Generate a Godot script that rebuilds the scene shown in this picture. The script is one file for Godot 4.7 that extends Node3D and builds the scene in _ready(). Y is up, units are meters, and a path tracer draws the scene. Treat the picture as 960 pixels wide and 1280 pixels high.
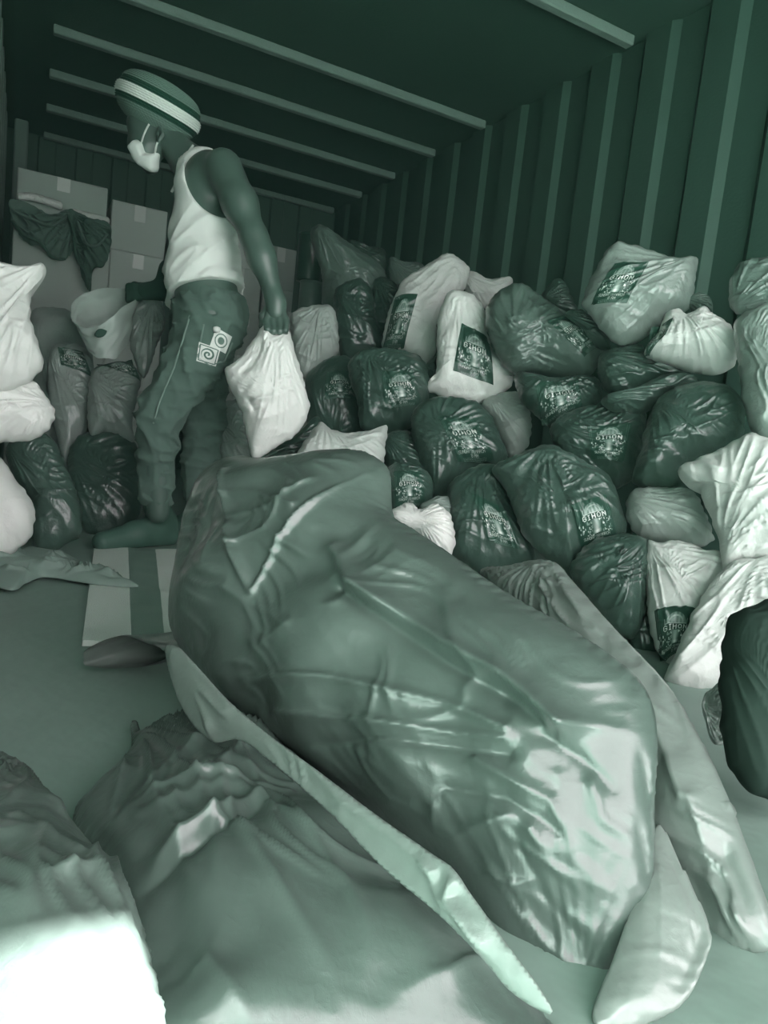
extends Node3D
# A shipping container half filled with plastic bags, a man walking through it with one of them.
# Units are metres, the camera stands at x = 0, z = 0 and the container runs along -z.

var names := {}
var mats := {}
var fine: FastNoiseLite
var facet: FastNoiseLite
var crinkle: NoiseTexture2D
var pebble: NoiseTexture2D
var wear: NoiseTexture2D
var weave: NoiseTexture2D
var poster: ImageTexture


# ---------------------------------------------------------------- helpers
func tone(l: float) -> Color:
	return Color8(24, 60, 47).lerp(Color8(243, 246, 241), l)


func dye(l: float, look: float) -> Color:            # the hue of one level at the depth of another
	var c := tone(look).srgb_to_linear()
	var k := tone(l).srgb_to_linear().get_luminance() / c.get_luminance()
	return Color(c.r * k, c.g * k, c.b * k).linear_to_srgb()


func numbered(called: String) -> String:
	if not names.has(called):
		names[called] = 0
		return called
	names[called] += 1
	return "%s_%03d" % [called, names[called]]


func tag(o: Node3D, label: String, category: String, group := "") -> Node3D:
	o.set_meta("label", label)
	o.set_meta("category", category)
	if group != "":
		o.set_meta("group", group)
	return o


func put(called: String, mesh: Mesh, m: Material, parent: Node = null) -> MeshInstance3D:
	var o := MeshInstance3D.new()
	o.mesh = mesh
	o.material_override = m
	o.cast_shadow = GeometryInstance3D.SHADOW_CASTING_SETTING_ON
	if parent == null or parent == self:
		o.name = numbered(called)
		add_child(o)
	else:
		o.name = called
		parent.add_child(o, true)
	return o


func structure(called: String, mesh: Mesh, m: Material) -> MeshInstance3D:
	var o := put(called, mesh, m)
	o.set_meta("kind", "structure")
	return o


func noise_texture(seed_: int, freq: float, ridged: bool, octaves := 3, warp := 0.0, size := 512) -> NoiseTexture2D:
	var n := FastNoiseLite.new()
	n.seed = seed_
	n.noise_type = FastNoiseLite.TYPE_SIMPLEX_SMOOTH
	n.frequency = freq
	n.fractal_type = FastNoiseLite.FRACTAL_RIDGED if ridged else FastNoiseLite.FRACTAL_FBM
	n.fractal_octaves = octaves
	if warp > 0.0:
		n.domain_warp_enabled = true
		n.domain_warp_amplitude = warp
		n.domain_warp_frequency = freq * 0.7
	var t := NoiseTexture2D.new()
	t.width = size
	t.height = size
	t.seamless = true
	t.noise = n
	return t


func surface(key: String, l: float, rough: float, o := {}) -> StandardMaterial3D:
	if mats.has(key):
		return mats[key]
	var m := StandardMaterial3D.new()
	m.resource_name = key
	m.albedo_color = dye(l, o.get("look", l))
	m.roughness = rough
	m.metallic_specular = o.get("spec", 0.5)
	if o.has("coat"):
		m.clearcoat_enabled = true
		m.clearcoat = o.coat
		m.clearcoat_roughness = o.get("coat_rough", 0.2)
	if o.has("bump"):
		m.heightmap_enabled = true
		m.heightmap_texture = o.get("relief", crinkle)
		m.heightmap_scale = o.bump
		m.uv1_scale = Vector3.ONE * float(o.get("scale", 1.0))
		if o.has("triplanar"):
			m.uv1_triplanar = true
	if o.has("glow"):
		m.backlight_enabled = true
		m.backlight = tone(l) * float(o.glow)
	if o.has("sheen"):
		m.rim_enabled = true
		m.rim = o.sheen
	if o.has("map"):
		m.albedo_texture = o.map
		m.albedo_color = Color.WHITE
	mats[key] = m
	return m


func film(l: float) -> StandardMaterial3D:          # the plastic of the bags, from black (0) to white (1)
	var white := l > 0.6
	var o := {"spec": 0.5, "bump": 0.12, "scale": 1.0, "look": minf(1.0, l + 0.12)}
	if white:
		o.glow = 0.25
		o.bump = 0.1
	else:
		o.coat = 0.6
		o.coat_rough = 0.22
	return surface("film_%d" % roundi(l * 100), l, 0.42 if white else 0.34, o)


func shade(st: SurfaceTool) -> ArrayMesh:
	st.generate_normals()
	return st.commit()


func add_box(st: SurfaceTool, c: Vector3, s: Vector3, bevel := 0.004, turn := Basis()) -> void:
	var h := s / 2.0
	var b := minf(bevel, minf(h.x, minf(h.y, h.z)) * 0.9)
	st.set_smooth_group(-1)
	var faces := []
	for axis in 3:
		for sgn in [-1.0, 1.0]:
			var u := (axis + 1) % 3
			var v := (axis + 2) % 3
			var q := []
			for k in [[-1, -1], [1, -1], [1, 1], [-1, 1]]:
				var p := Vector3.ZERO
				p[axis] = sgn * h[axis]
				p[u] = k[0] * (h[u] - b)
				p[v] = k[1] * (h[v] - b)
				q.append(p)
			if sgn < 0:
				q.reverse()
			faces.append(q)
			# the chamfer between this face and the next axis
			for s2 in [-1.0, 1.0]:
				var e := []
				for w in [-1.0, 1.0]:
					var p1 := Vector3.ZERO
					p1[axis] = sgn * h[axis]
					p1[u] = s2 * (h[u] - b)
					p1[v] = w * (h[v] - b)
					var p2 := Vector3.ZERO
					p2[axis] = sgn * (h[axis] - b)
					p2[u] = s2 * h[u]
					p2[v] = w * (h[v] - b)
					if w < 0:
						e.append(p1); e.append(p2)
					else:
						e.append(p2); e.append(p1)
				if sgn * s2 < 0:
					e.reverse()
				faces.append(e)
	for sx in [-1.0, 1.0]:
		for sy in [-1.0, 1.0]:
			for sz in [-1.0, 1.0]:
				var s3 := Vector3(sx, sy, sz)
				var t := [s3 * h - Vector3(0, sy, sz) * b, s3 * h - Vector3(sx, 0, sz) * b, s3 * h - Vector3(sx, sy, 0) * b]
				if sx * sy * sz < 0:
					t.reverse()
				faces.append(t)
	for q in faces:
		for k in range(1, q.size() - 1):
			for p in [q[0], q[k + 1], q[k]]:
				st.set_uv(Vector2(p.x + p.z, p.y + p.z * 0.37))
				st.add_vertex(c + turn * p)


func box_mesh(s: Vector3, bevel := 0.004) -> ArrayMesh:
	var st := SurfaceTool.new()
	st.begin(Mesh.PRIMITIVE_TRIANGLES)
	add_box(st, Vector3.ZERO, s, bevel)
	return shade(st)


func add_tube(st: SurfaceTool, pts: Array, radius: float, sides := 8, ends := 1.0, flat := 1.0) -> void:
	st.set_smooth_group(0)
	var c := Curve3D.new()
	for i in pts.size():
		var a: Vector3 = pts[maxi(i - 1, 0)]
		var b: Vector3 = pts[mini(i + 1, pts.size() - 1)]
		c.add_point(pts[i], (a - b) / 6.0, (b - a) / 6.0)
	var n := maxi(6, pts.size() * 6)
	var rings := []
	for i in n + 1:
		var t := float(i) / n
		var off := t * c.get_baked_length()
		var p := c.sample_baked(off, true)
		var d := (c.sample_baked(minf(off + 0.004, c.get_baked_length()), true) - c.sample_baked(maxf(off - 0.004, 0.0), true)).normalized()
		var u := d.cross(Vector3.UP)
		if u.length() < 0.05:
			u = d.cross(Vector3.RIGHT)
		u = u.normalized()
		var v := u.cross(d).normalized()
		var r := radius * (lerpf(ends, 1.0, clampf(minf(t, 1.0 - t) * 12.0, 0.0, 1.0)))
		var ring := []
		for k in sides:
			var a2 := TAU * k / sides
			ring.append(p + (u * cos(a2) + v * sin(a2) * flat) * r)
		rings.append(ring)
	for i in n:
		for k in sides:
			var k2 := (k + 1) % sides
			for p in [rings[i][k], rings[i][k2], rings[i + 1][k], rings[i][k2], rings[i + 1][k2], rings[i + 1][k]]:
				st.set_uv(Vector2(p.x, p.y))
				st.add_vertex(p)
	for e in [0, n]:
		var mid := Vector3.ZERO
		for p in rings[e]:
			mid += p / sides
		for k in sides:
			var k2 := (k + 1) % sides
			var tri := [mid, rings[e][k2], rings[e][k]] if e == 0 else [mid, rings[e][k], rings[e][k2]]
			for p in tri:
				st.set_uv(Vector2(p.x, p.y))
				st.add_vertex(p)


func tube_mesh(pts: Array, radius: float, sides := 8, ends := 1.0, flat := 1.0) -> ArrayMesh:
	var st := SurfaceTool.new()
	st.begin(Mesh.PRIMITIVE_TRIANGLES)
	add_tube(st, pts, radius, sides, ends, flat)
	return shade(st)


# ---------------------------------------------------------------- soft things: bags, sheets, cloth
class Sack:
	var edge := PackedVector2Array()
	var core := PackedVector2Array()
	var coarse := PackedVector2Array()
	var centre := Vector2.ZERO
	var angles := PackedFloat32Array()
	var inner := 0.05
	var o := {}
	var shift := Vector2.ZERO
	var fine: FastNoiseLite
	var facet: FastNoiseLite
	var creases := []

	func setup(mm: Array, opts: Dictionary, n: int) -> void:
		o = opts
		var pts := PackedVector2Array()
		for i in range(0, mm.size(), 2):
			pts.append(Vector2(mm[i], mm[i + 1]) / 1000.0)
		var dense := PackedVector2Array()
		var m := pts.size()
		for i in m:
			var p0 := pts[(i + m - 1) % m]
			var p1 := pts[i]
			var p2 := pts[(i + 1) % m]
			var p3 := pts[(i + 2) % m]
			for k in 10:
				dense.append(p1.cubic_interpolate(p2, p0, p3, k / 10.0))
		var area := 0.0
		for i in dense.size():
			area += dense[i].cross(dense[(i + 1) % dense.size()])
		if area < 0.0:
			dense.reverse()
		var total := 0.0
		for i in dense.size():
			total += dense[i].distance_to(dense[(i + 1) % dense.size()])
		var at := 0
		var gone := 0.0
		for k in n:
			var want := total * k / n
			while gone + dense[at].distance_to(dense[(at + 1) % dense.size()]) < want and at < dense.size() - 1:
				gone += dense[at].distance_to(dense[(at + 1) % dense.size()])
				at += 1
			var a := dense[at]
			var b := dense[(at + 1) % dense.size()]
			var step := a.distance_to(b)
			edge.append(a.lerp(b, clampf((want - gone) / maxf(step, 1e-6), 0.0, 1.0)))
		for p in edge:
			centre += p / n
		if o.has("mid"):
			centre = Vector2(o.mid[0], o.mid[1]) / 1000.0
		var every := maxi(1, n / 64)
		for k in range(0, n, every):
			coarse.append(edge[k])
		var spine := PackedVector2Array([centre, centre])
		if o.has("spine"):
			spine.clear()
			for i in range(0, o.spine.size(), 2):
				spine.append(Vector2(o.spine[i], o.spine[i + 1]) / 1000.0)
		for p in edge:
			var best := spine[0]
			for i in spine.size() - 1:
				var q := Geometry2D.get_closest_point_to_segment(p, spine[i], spine[i + 1])
				if p.distance_squared_to(q) < p.distance_squared_to(best):
					best = q
			core.append(best)
		if o.has("spine"):
			for pass_ in 12:
				var was := core.duplicate()
				for k in n:
					core[k] = (was[(k + n - 1) % n] + was[k] * 2.0 + was[(k + 1) % n]) / 4.0
		inner = 0.0
		for i in spine.size():
			inner = maxf(inner, gap(spine[i]))
		for k in n:
			angles.append((edge[k] - centre).angle())
		for c in o.get("crease", []):
			var line := PackedVector2Array()
			for i in range(2, c.size(), 2):
				line.append(Vector2(c[i], c[i + 1]) / 1000.0)
			creases.append([c[0] / 1000.0, c[1] / 1000.0, line])

	func gap(p: Vector2) -> float:
		var best := 1e9
		var n := coarse.size()
		for i in n:
			best = minf(best, p.distance_squared_to(Geometry2D.get_closest_point_to_segment(p, coarse[i], coarse[(i + 1) % n])))
		return sqrt(best)

	func reach(p: Vector2) -> float:        # how far out from the centre towards the outline, 0 to 1
		var d := p - centre
		if d.length() < 1e-5:
			return 0.0
		var n := edge.size()
		for k in n:
			var x = Geometry2D.segment_intersects_segment(centre, centre + d.normalized() * 9.0, edge[k], edge[(k + 1) % n])
			if x != null:
				return clampf(d.length() / centre.distance_to(x), 0.0, 1.0)
		return 0.5

	func rise(p: Vector2, r: float, d: float) -> float:
		var e := clampf(d / inner, 0.0, 1.0)
		var round_: float = o.get("round", 0.55)
		return swell(p, round_ * sqrt(1.0 - (1.0 - e) * (1.0 - e)) + (1.0 - round_) * pow(1.0 - r * r, 0.6), e)

	func swell(p: Vector2, puff: float, e: float) -> float:
		var thick: float = o.t / 1000.0
		var q := p + shift
		var wx := fine.get_noise_2d(q.x * 5.0, q.y * 5.0)
		var wy := fine.get_noise_2d(q.x * 5.0 + 40.0, q.y * 5.0)
		var size: float = o.get("size", 1.0)
		var wq := (q + Vector2(wx, wy) * 0.035 * size) / size
		var w := wx * float(o.get("lump", 0.16)) * thick
		var cross: float = o.get("cross", 5.5) / 1000.0
		if cross > 0.0:
			var dir := Vector2.from_angle(float(o.get("way", 0.0)))
			var u := wq.dot(dir)
			var v := wq.dot(dir.orthogonal())
			var mask := smoothstep(-0.25, 0.45, fine.get_noise_2d(q.x * 6.0 / size + 90.0, q.y * 6.0 / size))
			var k := exp(-(sqrt(pow(fine.get_noise_2d(u * 4.0, v * 20.0), 2.0) + 0.006) - 0.077) * 7.0)
			w += (k - 0.25) * cross * 1.5 * mask
		var fold: float = o.get("fold", 8.0) / 1000.0
		if fold > 0.0:
			var pin := Vector2(o.pinch[0], o.pinch[1]) / 1000.0
			var away := p - pin
			var ra := away.length()
			var n := away / maxf(ra, 1e-4)
			var kk: float = o.get("rays", 5.0)
			var g := exp(-(sqrt(pow(fine.get_noise_3d(n.x * kk + shift.x, n.y * kk, ra * 3.0 / size), 2.0) + 0.006) - 0.077) * 6.0) - 0.25
			w += g * fold * 1.3 * exp(-ra / (0.32 * size)) * minf(1.0, ra / (0.07 * size))
		var crumple: float = o.get("crumple", 3.5) / 1000.0
		if crumple > 0.0:
			var c := facet.get_noise_2d(wq.x * 13.0, wq.y * 13.0) + 0.5 * facet.get_noise_2d(wq.x * 29.0 + 7.0, wq.y * 29.0)
			w += c * crumple * 1.6 * smoothstep(-0.3, 0.5, fine.get_noise_2d(q.x * 5.0 / size, q.y * 5.0 / size + 33.0))
		for c in creases:
			var line: PackedVector2Array = c[2]
			var best := 1e9
			for i in line.size() - 1:
				best = minf(best, p.distance_squared_to(Geometry2D.get_closest_point_to_segment(p, line[i], line[i + 1])))
			best = sqrt(best + c[0] * c[0] * 0.04) - c[0] * 0.2
			if best < c[0] * 4.0:
				w += c[1] * (exp(-best / c[0]) - 0.018) * (0.85 + 0.5 * wx)
		var rim: float = o.get("rim", 0.5)
		return thick * puff + w * (rim + (1.0 - rim) * smoothstep(0.0, 0.35, e))


func bag(called: String, label: String, category: String, group: String, at: Vector3, turn: Vector3, outline: Array, opts: Dictionary, parent: Node = null) -> MeshInstance3D:
	var n: int = opts.get("n", 132)
	var rows: int = opts.get("rows", 30)
	var backs: int = opts.get("backs", 8)
	var s := Sack.new()
	s.fine = fine
	s.facet = facet
	var sd: int = opts.get("seed", names.size() * 7 + called.length())
	s.shift = Vector2(sd % 17, sd % 23) * 1.37
	s.setup(outline, opts, n)
	if not opts.has("pinch"):
		opts.pinch = [s.edge[0].x * 1000.0, s.edge[0].y * 1000.0]
	var v := PackedVector3Array()
	var uv := PackedVector2Array()
	# the distance to the outline, on a coarse net
	var near := []
	var cn := n / 3
	for j in 9:
		var row := PackedFloat32Array()
		for i in cn:
			var k := i * 3
			row.append(s.gap(s.core[k].lerp(s.edge[k], j / 8.0)) if j < 8 else 0.0)
		near.append(row)
	var ripple: float = opts.get("ripple", 1.0)
	for j in rows + 1:
		var r := 1.0 - pow(1.0 - float(j) / rows, 1.45)
		var fj := r * 8.0
		var j0 := mini(int(fj), 7)
		for i in n:
			var fi := float(i) / n * cn
			var i0 := int(fi) % cn
			var i1 := (i0 + 1) % cn
			var ti := fi - floorf(fi)
			var d := lerpf(lerpf(near[j0][i0], near[j0][i1], ti), lerpf(near[j0 + 1][i0], near[j0 + 1][i1], ti), fj - j0)
			var p := s.core[i].lerp(s.edge[i], r)
			var z := s.rise(p, r, d)
			if r > 0.6:
				var wob := fine.get_noise_2d(p.x * 28.0 + s.shift.x, p.y * 28.0) * 0.012 * ripple * (r - 0.6)
				p += (s.edge[i] - s.core[i]).normalized() * wob
			v.append(Vector3(p.x, p.y, z))
			uv.append(p * 4.0 + s.shift)
	var bt: float = opts.get("b", opts.t * 0.65) / 1000.0
	for j in range(1, backs + 1):
		var r := 1.0 - pow(float(j) / backs, 1.3)
		var fj := r * 8.0
		var j0 := mini(int(fj), 7)
		for i in n:
			var i0 := (i / 3) % cn
			var d := lerpf(near[j0][i0], near[j0 + 1][i0], fj - j0)
			var p := s.core[i].lerp(s.edge[i], r)
			var e := clampf(d / s.inner, 0.0, 1.0)
			var z := -bt * (0.5 * sqrt(1.0 - (1.0 - e) * (1.0 - e)) + 0.5 * pow(1.0 - r * r, 0.6)) * (1.0 + 0.2 * fine.get_noise_2d(p.x * 9.0, p.y * 9.0))
			v.append(Vector3(p.x, p.y, z + v[rows * n + i].z * r))
			uv.append(p * 4.0 + s.shift)
	if opts.has("bend"):                   # curl the sheet round: z += k * x^2
		for i in v.size():
			v[i].z += opts.bend * v[i].x * v[i].x
	var index := PackedInt32Array()
	for j in rows + backs:
		for i in n:
			var i2 := (i + 1) % n
			var a := j * n + i
			var b := j * n + i2
			index.append_array(PackedInt32Array([a, b, a + n, b, b + n, a + n]))
	var arrays := []
	arrays.resize(Mesh.ARRAY_MAX)
	arrays[Mesh.ARRAY_VERTEX] = v
	arrays[Mesh.ARRAY_TEX_UV] = uv
	arrays[Mesh.ARRAY_INDEX] = index
	var st := SurfaceTool.new()
	st.create_from_arrays(arrays)
	st.generate_normals()
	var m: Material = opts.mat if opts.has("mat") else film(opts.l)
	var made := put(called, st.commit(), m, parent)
	made.position = at
	made.rotation = turn
	if label != "":
		tag(made, label, category, group)
	for q in opts.get("print", []):
		panel(s, made, q)
	return made


# a big sack on a square net: the outline is filled, blown up like a membrane, creased
func sack(called: String, label: String, category: String, group: String, at: Vector3, turn: Vector3, outline: Array, opts: Dictionary, parent: Node = null) -> MeshInstance3D:
	var s := Sack.new()
	s.fine = fine
	s.facet = facet
	s.shift = Vector2(opts.get("seed", names.size() * 7) % 17, called.length() % 23) * 1.37
	if not opts.has("rim"):
		opts.rim = 0.06
	s.setup(outline, opts, 260)
	if not opts.has("pinch"):
		opts.pinch = [s.edge[0].x * 1000.0, s.edge[0].y * 1000.0]
	var step: float = opts.get("cell", 3.6) / 1000.0
	var lo := Vector2(1e9, 1e9)
	var hi := -lo
	for p in s.edge:
		lo = lo.min(p)
		hi = hi.max(p)
	lo -= Vector2(step, step) * 2.0
	# the membrane on a coarse net: its height solves lap(h) = -1
	var big := 4
	var cw := int((hi.x - lo.x) / step / big) + 3
	var chh := int((hi.y - lo.y) / step / big) + 3
	var in_ := PackedByteArray()
	var h := PackedFloat32Array()
	in_.resize(cw * chh)
	h.resize(cw * chh)
	var dist := PackedFloat32Array()
	dist.resize(cw * chh)
	for y in chh:
		for x in cw:
			var p := lo + Vector2(x, y) * step * big
			var inside := Geometry2D.is_point_in_polygon(p, s.edge)
			in_[y * cw + x] = 1 if inside else 0
			dist[y * cw + x] = s.gap(p) * (1.0 if inside else -1.0)
	var c2 := pow(step * big, 2.0)
	for turn_ in 160:
		for y in range(1, chh - 1):
			for x in range(1, cw - 1):
				var i := y * cw + x
				if in_[i]:
					var near := clampf(dist[i] / (step * big), 0.15, 1.0)
					var v := (h[i - 1] + h[i + 1] + h[i - cw] + h[i + cw] + c2) / 4.0 * near
					h[i] += (v - h[i]) * 1.55
	var most := 1e-6
	s.inner = 0.0
	for i in h.size():
		most = maxf(most, h[i])
		s.inner = maxf(s.inner, dist[i])
	var w := int((hi.x - lo.x) / step) + 3
	var ht := int((hi.y - lo.y) / step) + 3
	var flag := PackedByteArray()          # 1 inside, 2 on the outline
	flag.resize(w * ht)
	for y in ht:
		for x in w:
			var p := lo + Vector2(x, y) * step
			var ci := (y / big) * cw + x / big
			if maxf(maxf(dist[ci], dist[ci + 1]), maxf(dist[ci + cw], dist[ci + cw + 1])) > 0.0 and Geometry2D.is_point_in_polygon(p, s.edge):
				flag[y * w + x] = 1
	for y in range(1, ht - 1):
		for x in range(1, w - 1):
			var i := y * w + x
			if flag[i] == 0:
				for k in [-1, 1, -w, w, -w - 1, -w + 1, w - 1, w + 1]:
					if flag[i + k] == 1:
						flag[i] = 2
	var id := PackedInt32Array()
	id.resize(w * ht)
	id.fill(-1)
	var v := PackedVector3Array()
	var uv := PackedVector2Array()
	var back := PackedVector3Array()
	var bt: float = opts.get("b", opts.t) / 1000.0
	for y in ht:
		for x in w:
			var i := y * w + x
			if flag[i] == 0:
				continue
			var p := lo + Vector2(x, y) * step
			var f := Vector2(x, y) / big
			var ci := int(f.y) * cw + int(f.x)
			f -= f.floor()
			var puff := lerpf(lerpf(h[ci], h[ci + 1], f.x), lerpf(h[ci + cw], h[ci + cw + 1], f.x), f.y)
			var d := lerpf(lerpf(dist[ci], dist[ci + 1], f.x), lerpf(dist[ci + cw], dist[ci + cw + 1], f.x), f.y)
			if flag[i] == 2:
				var best := s.edge[0]
				for k in s.edge.size():
					var q := Geometry2D.get_closest_point_to_segment(p, s.edge[k], s.edge[(k + 1) % s.edge.size()])
					if p.distance_squared_to(q) < p.distance_squared_to(best):
						best = q
				p = best
				puff = 0.0
				d = 0.0
			puff = sqrt(clampf(puff / most, 0.0, 1.0))
			id[i] = v.size()
			var z := s.swell(p, puff, clampf(d / s.inner, 0.0, 1.0))
			v.append(Vector3(p.x, p.y, z))
			back.append(Vector3(p.x, p.y, z if flag[i] == 2 else -bt * puff))
			uv.append(p * 4.0 + s.shift)
	var n := v.size()
	v.append_array(back)
	uv.append_array(uv.duplicate())
	var index := PackedInt32Array()
	for y in ht - 1:
		for x in w - 1:
			var i := y * w + x
			var q := [i, i + w, i + w + 1, i + 1]
			var ones := 0
			var live := true
			for k in q:
				if flag[k] == 1:
					ones += 1
				if flag[k] == 0:
					live = false
			if not live or ones == 0:
				continue
			for tri in [[0, 1, 2], [0, 2, 3]]:
				var a := id[q[tri[0]]]
				var b := id[q[tri[1]]]
				var c := id[q[tri[2]]]
				index.append_array(PackedInt32Array([a, b, c, n + a, n + c, n + b]))
	var arrays := []
	arrays.resize(Mesh.ARRAY_MAX)
	arrays[Mesh.ARRAY_VERTEX] = v
	arrays[Mesh.ARRAY_TEX_UV] = uv
	arrays[Mesh.ARRAY_INDEX] = index
	var st := SurfaceTool.new()
	st.create_from_arrays(arrays)
	st.generate_normals()
	var m: Material = opts.mat if opts.has("mat") else film(opts.l)
	var made := put(called, st.commit(), m, parent)
	made.position = at
	made.rotation = turn
	if label != "":
		tag(made, label, category, group)
	return made


func panel(s: Sack, on: Node3D, q: Array) -> void:       # a printed rectangle that follows the bag's creases
	var c := []
	for i in 4:
		c.append(Vector2(q[i * 2], q[i * 2 + 1]) / 1000.0)
	var nx := 26
	var ny := 34
	var v := PackedVector3Array()
	var uv := PackedVector2Array()
	for j in ny + 1:
		for i in nx + 1:
			var a := float(i) / nx
			var b := float(j) / ny
			var top: Vector2 = c[0].lerp(c[1], a)
			var low: Vector2 = c[3].lerp(c[2], a)
			var p := top.lerp(low, b)
			v.append(Vector3(p.x, p.y, s.rise(p, s.reach(p), s.gap(p)) + 0.003))
			uv.append(Vector2(a, b))
	var index := PackedInt32Array()
	for j in ny:
		for i in nx:
			var k := j * (nx + 1) + i
			index.append_array(PackedInt32Array([k, k + 1, k + nx + 1, k + 1, k + nx + 2, k + nx + 1]))
	var arrays := []
	arrays.resize(Mesh.ARRAY_MAX)
	arrays[Mesh.ARRAY_VERTEX] = v
	arrays[Mesh.ARRAY_TEX_UV] = uv
	arrays[Mesh.ARRAY_INDEX] = index
	var st := SurfaceTool.new()
	st.create_from_arrays(arrays)
	st.generate_normals()
	put("printed_panel", st.commit(), surface("poster", 1.0, 0.38, {"map": poster, "coat": 0.4, "coat_rough": 0.25}), on)


# ---------------------------------------------------------------- bodies: tapered capsules joined smoothly, meshed as surface nets
class Field:
	var lo := Vector3.ZERO
	var cell := 0.012
	var nx := 0
	var ny := 0
	var nz := 0
	var f := PackedFloat32Array()

	func begin(a: Vector3, b: Vector3, c: float) -> void:
		lo = a
		cell = c
		nx = int((b.x - a.x) / c) + 2
		ny = int((b.y - a.y) / c) + 2
		nz = int((b.z - a.z) / c) + 2
		f.resize(nx * ny * nz)
		f.fill(0.2)

	func bone(a: Vector3, ra: float, b: Vector3, rb: float, k: float) -> void:
		var m := maxf(ra, rb) + k + cell * 2.0
		var p0 := (a.min(b) - Vector3.ONE * m - lo) / cell
		var p1 := (a.max(b) + Vector3.ONE * m - lo) / cell
		var ab := b - a
		var l2 := maxf(ab.length_squared(), 1e-9)
		for z in range(maxi(0, int(p0.z)), mini(nz, int(p1.z) + 1)):
			for y in range(maxi(0, int(p0.y)), mini(ny, int(p1.y) + 1)):
				var at := (z * ny + y) * nx
				for x in range(maxi(0, int(p0.x)), mini(nx, int(p1.x) + 1)):
					var p := lo + Vector3(x, y, z) * cell
					var h := clampf((p - a).dot(ab) / l2, 0.0, 1.0)
					var d := p.distance_to(a + ab * h) - lerpf(ra, rb, h)
					var was := f[at + x]
					var t := maxf(k - absf(was - d), 0.0) / k
					f[at + x] = minf(was, d) - t * t * k * 0.25

	func change(how: Callable, band := 0.04) -> void:      # how(point, value) gives the new value near the surface
		for z in nz:
			for y in ny:
				var at := (z * ny + y) * nx
				for x in nx:
					if f[at + x] < band:
						f[at + x] = how.call(lo + Vector3(x, y, z) * cell, f[at + x])

	func value(p: Vector3) -> float:
		var q := (p - lo) / cell
		var x := clampi(int(q.x), 0, nx - 2)
		var y := clampi(int(q.y), 0, ny - 2)
		var z := clampi(int(q.z), 0, nz - 2)
		var t := q - Vector3(x, y, z)
		var at := (z * ny + y) * nx + x
		var up := nx
		var deep := nx * ny
		var a := lerpf(lerpf(f[at], f[at + 1], t.x), lerpf(f[at + up], f[at + up + 1], t.x), t.y)
		var b := lerpf(lerpf(f[at + deep], f[at + deep + 1], t.x), lerpf(f[at + deep + up], f[at + deep + up + 1], t.x), t.y)
		return lerpf(a, b, t.z)

	func add_to(st: SurfaceTool, scale_uv := 4.0) -> void:
		var verts := PackedVector3Array()
		var at_cell := {}
		var up := nx
		var deep := nx * ny
		var off := [0, 1, up, up + 1, deep, deep + 1, deep + up, deep + up + 1]
		var edges := [[0, 1], [2, 3], [4, 5], [6, 7], [0, 2], [1, 3], [4, 6], [5, 7], [0, 4], [1, 5], [2, 6], [3, 7]]
		var corner := [Vector3(0, 0, 0), Vector3(1, 0, 0), Vector3(0, 1, 0), Vector3(1, 1, 0), Vector3(0, 0, 1), Vector3(1, 0, 1), Vector3(0, 1, 1), Vector3(1, 1, 1)]
		for z in nz - 1:
			for y in ny - 1:
				var at := (z * ny + y) * nx
				for x in nx - 1:
					var i := at + x
					var c := 0
					for k in 8:
						if f[i + off[k]] < 0.0:
							c += 1
					if c == 0 or c == 8:
						continue
					var sum := Vector3.ZERO
					var n := 0
					for e in edges:
						var a := f[i + off[e[0]]]
						var b := f[i + off[e[1]]]
						if (a < 0.0) != (b < 0.0):
							sum += corner[e[0]].lerp(corner[e[1]], a / (a - b))
							n += 1
					at_cell[i] = verts.size()
					verts.append(lo + (Vector3(x, y, z) + sum / n) * cell)
		st.set_smooth_group(0)
		var steps := [1, up, deep]
		for i in at_cell:
			for axis in 3:
				var a: float = f[i]
				var b: float = f[i + steps[axis]]
				if (a < 0.0) == (b < 0.0):
					continue
				var u: int = steps[(axis + 1) % 3]
				var w: int = steps[(axis + 2) % 3]
				if not (at_cell.has(i - u) and at_cell.has(i - w) and at_cell.has(i - u - w)):
					continue
				var q := [verts[at_cell[i]], verts[at_cell[i - u]], verts[at_cell[i - u - w]], verts[at_cell[i - w]]]
				if a < 0.0:
					q.reverse()
				for k in [0, 1, 2, 0, 2, 3]:
					var p: Vector3 = q[k]
					st.set_uv(Vector2(p.x + p.z, p.y) * scale_uv)
					st.add_vertex(p)


func fill(bones: Array, grow: float, k: float, cell: float) -> Field:
	var lo := Vector3.ONE * 1e9
	var hi := -lo
	for b in bones:
		var r := maxf(b[1], b[3]) + grow + 0.05
		lo = lo.min(b[0] - Vector3.ONE * r).min(b[2] - Vector3.ONE * r)
		hi = hi.max(b[0] + Vector3.ONE * r).max(b[2] + Vector3.ONE * r)
	var fd := Field.new()
	fd.begin(lo, hi, cell)
	for b in bones:
		fd.bone(b[0], b[1] + grow, b[2], b[3] + grow, k)
	return fd


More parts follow.
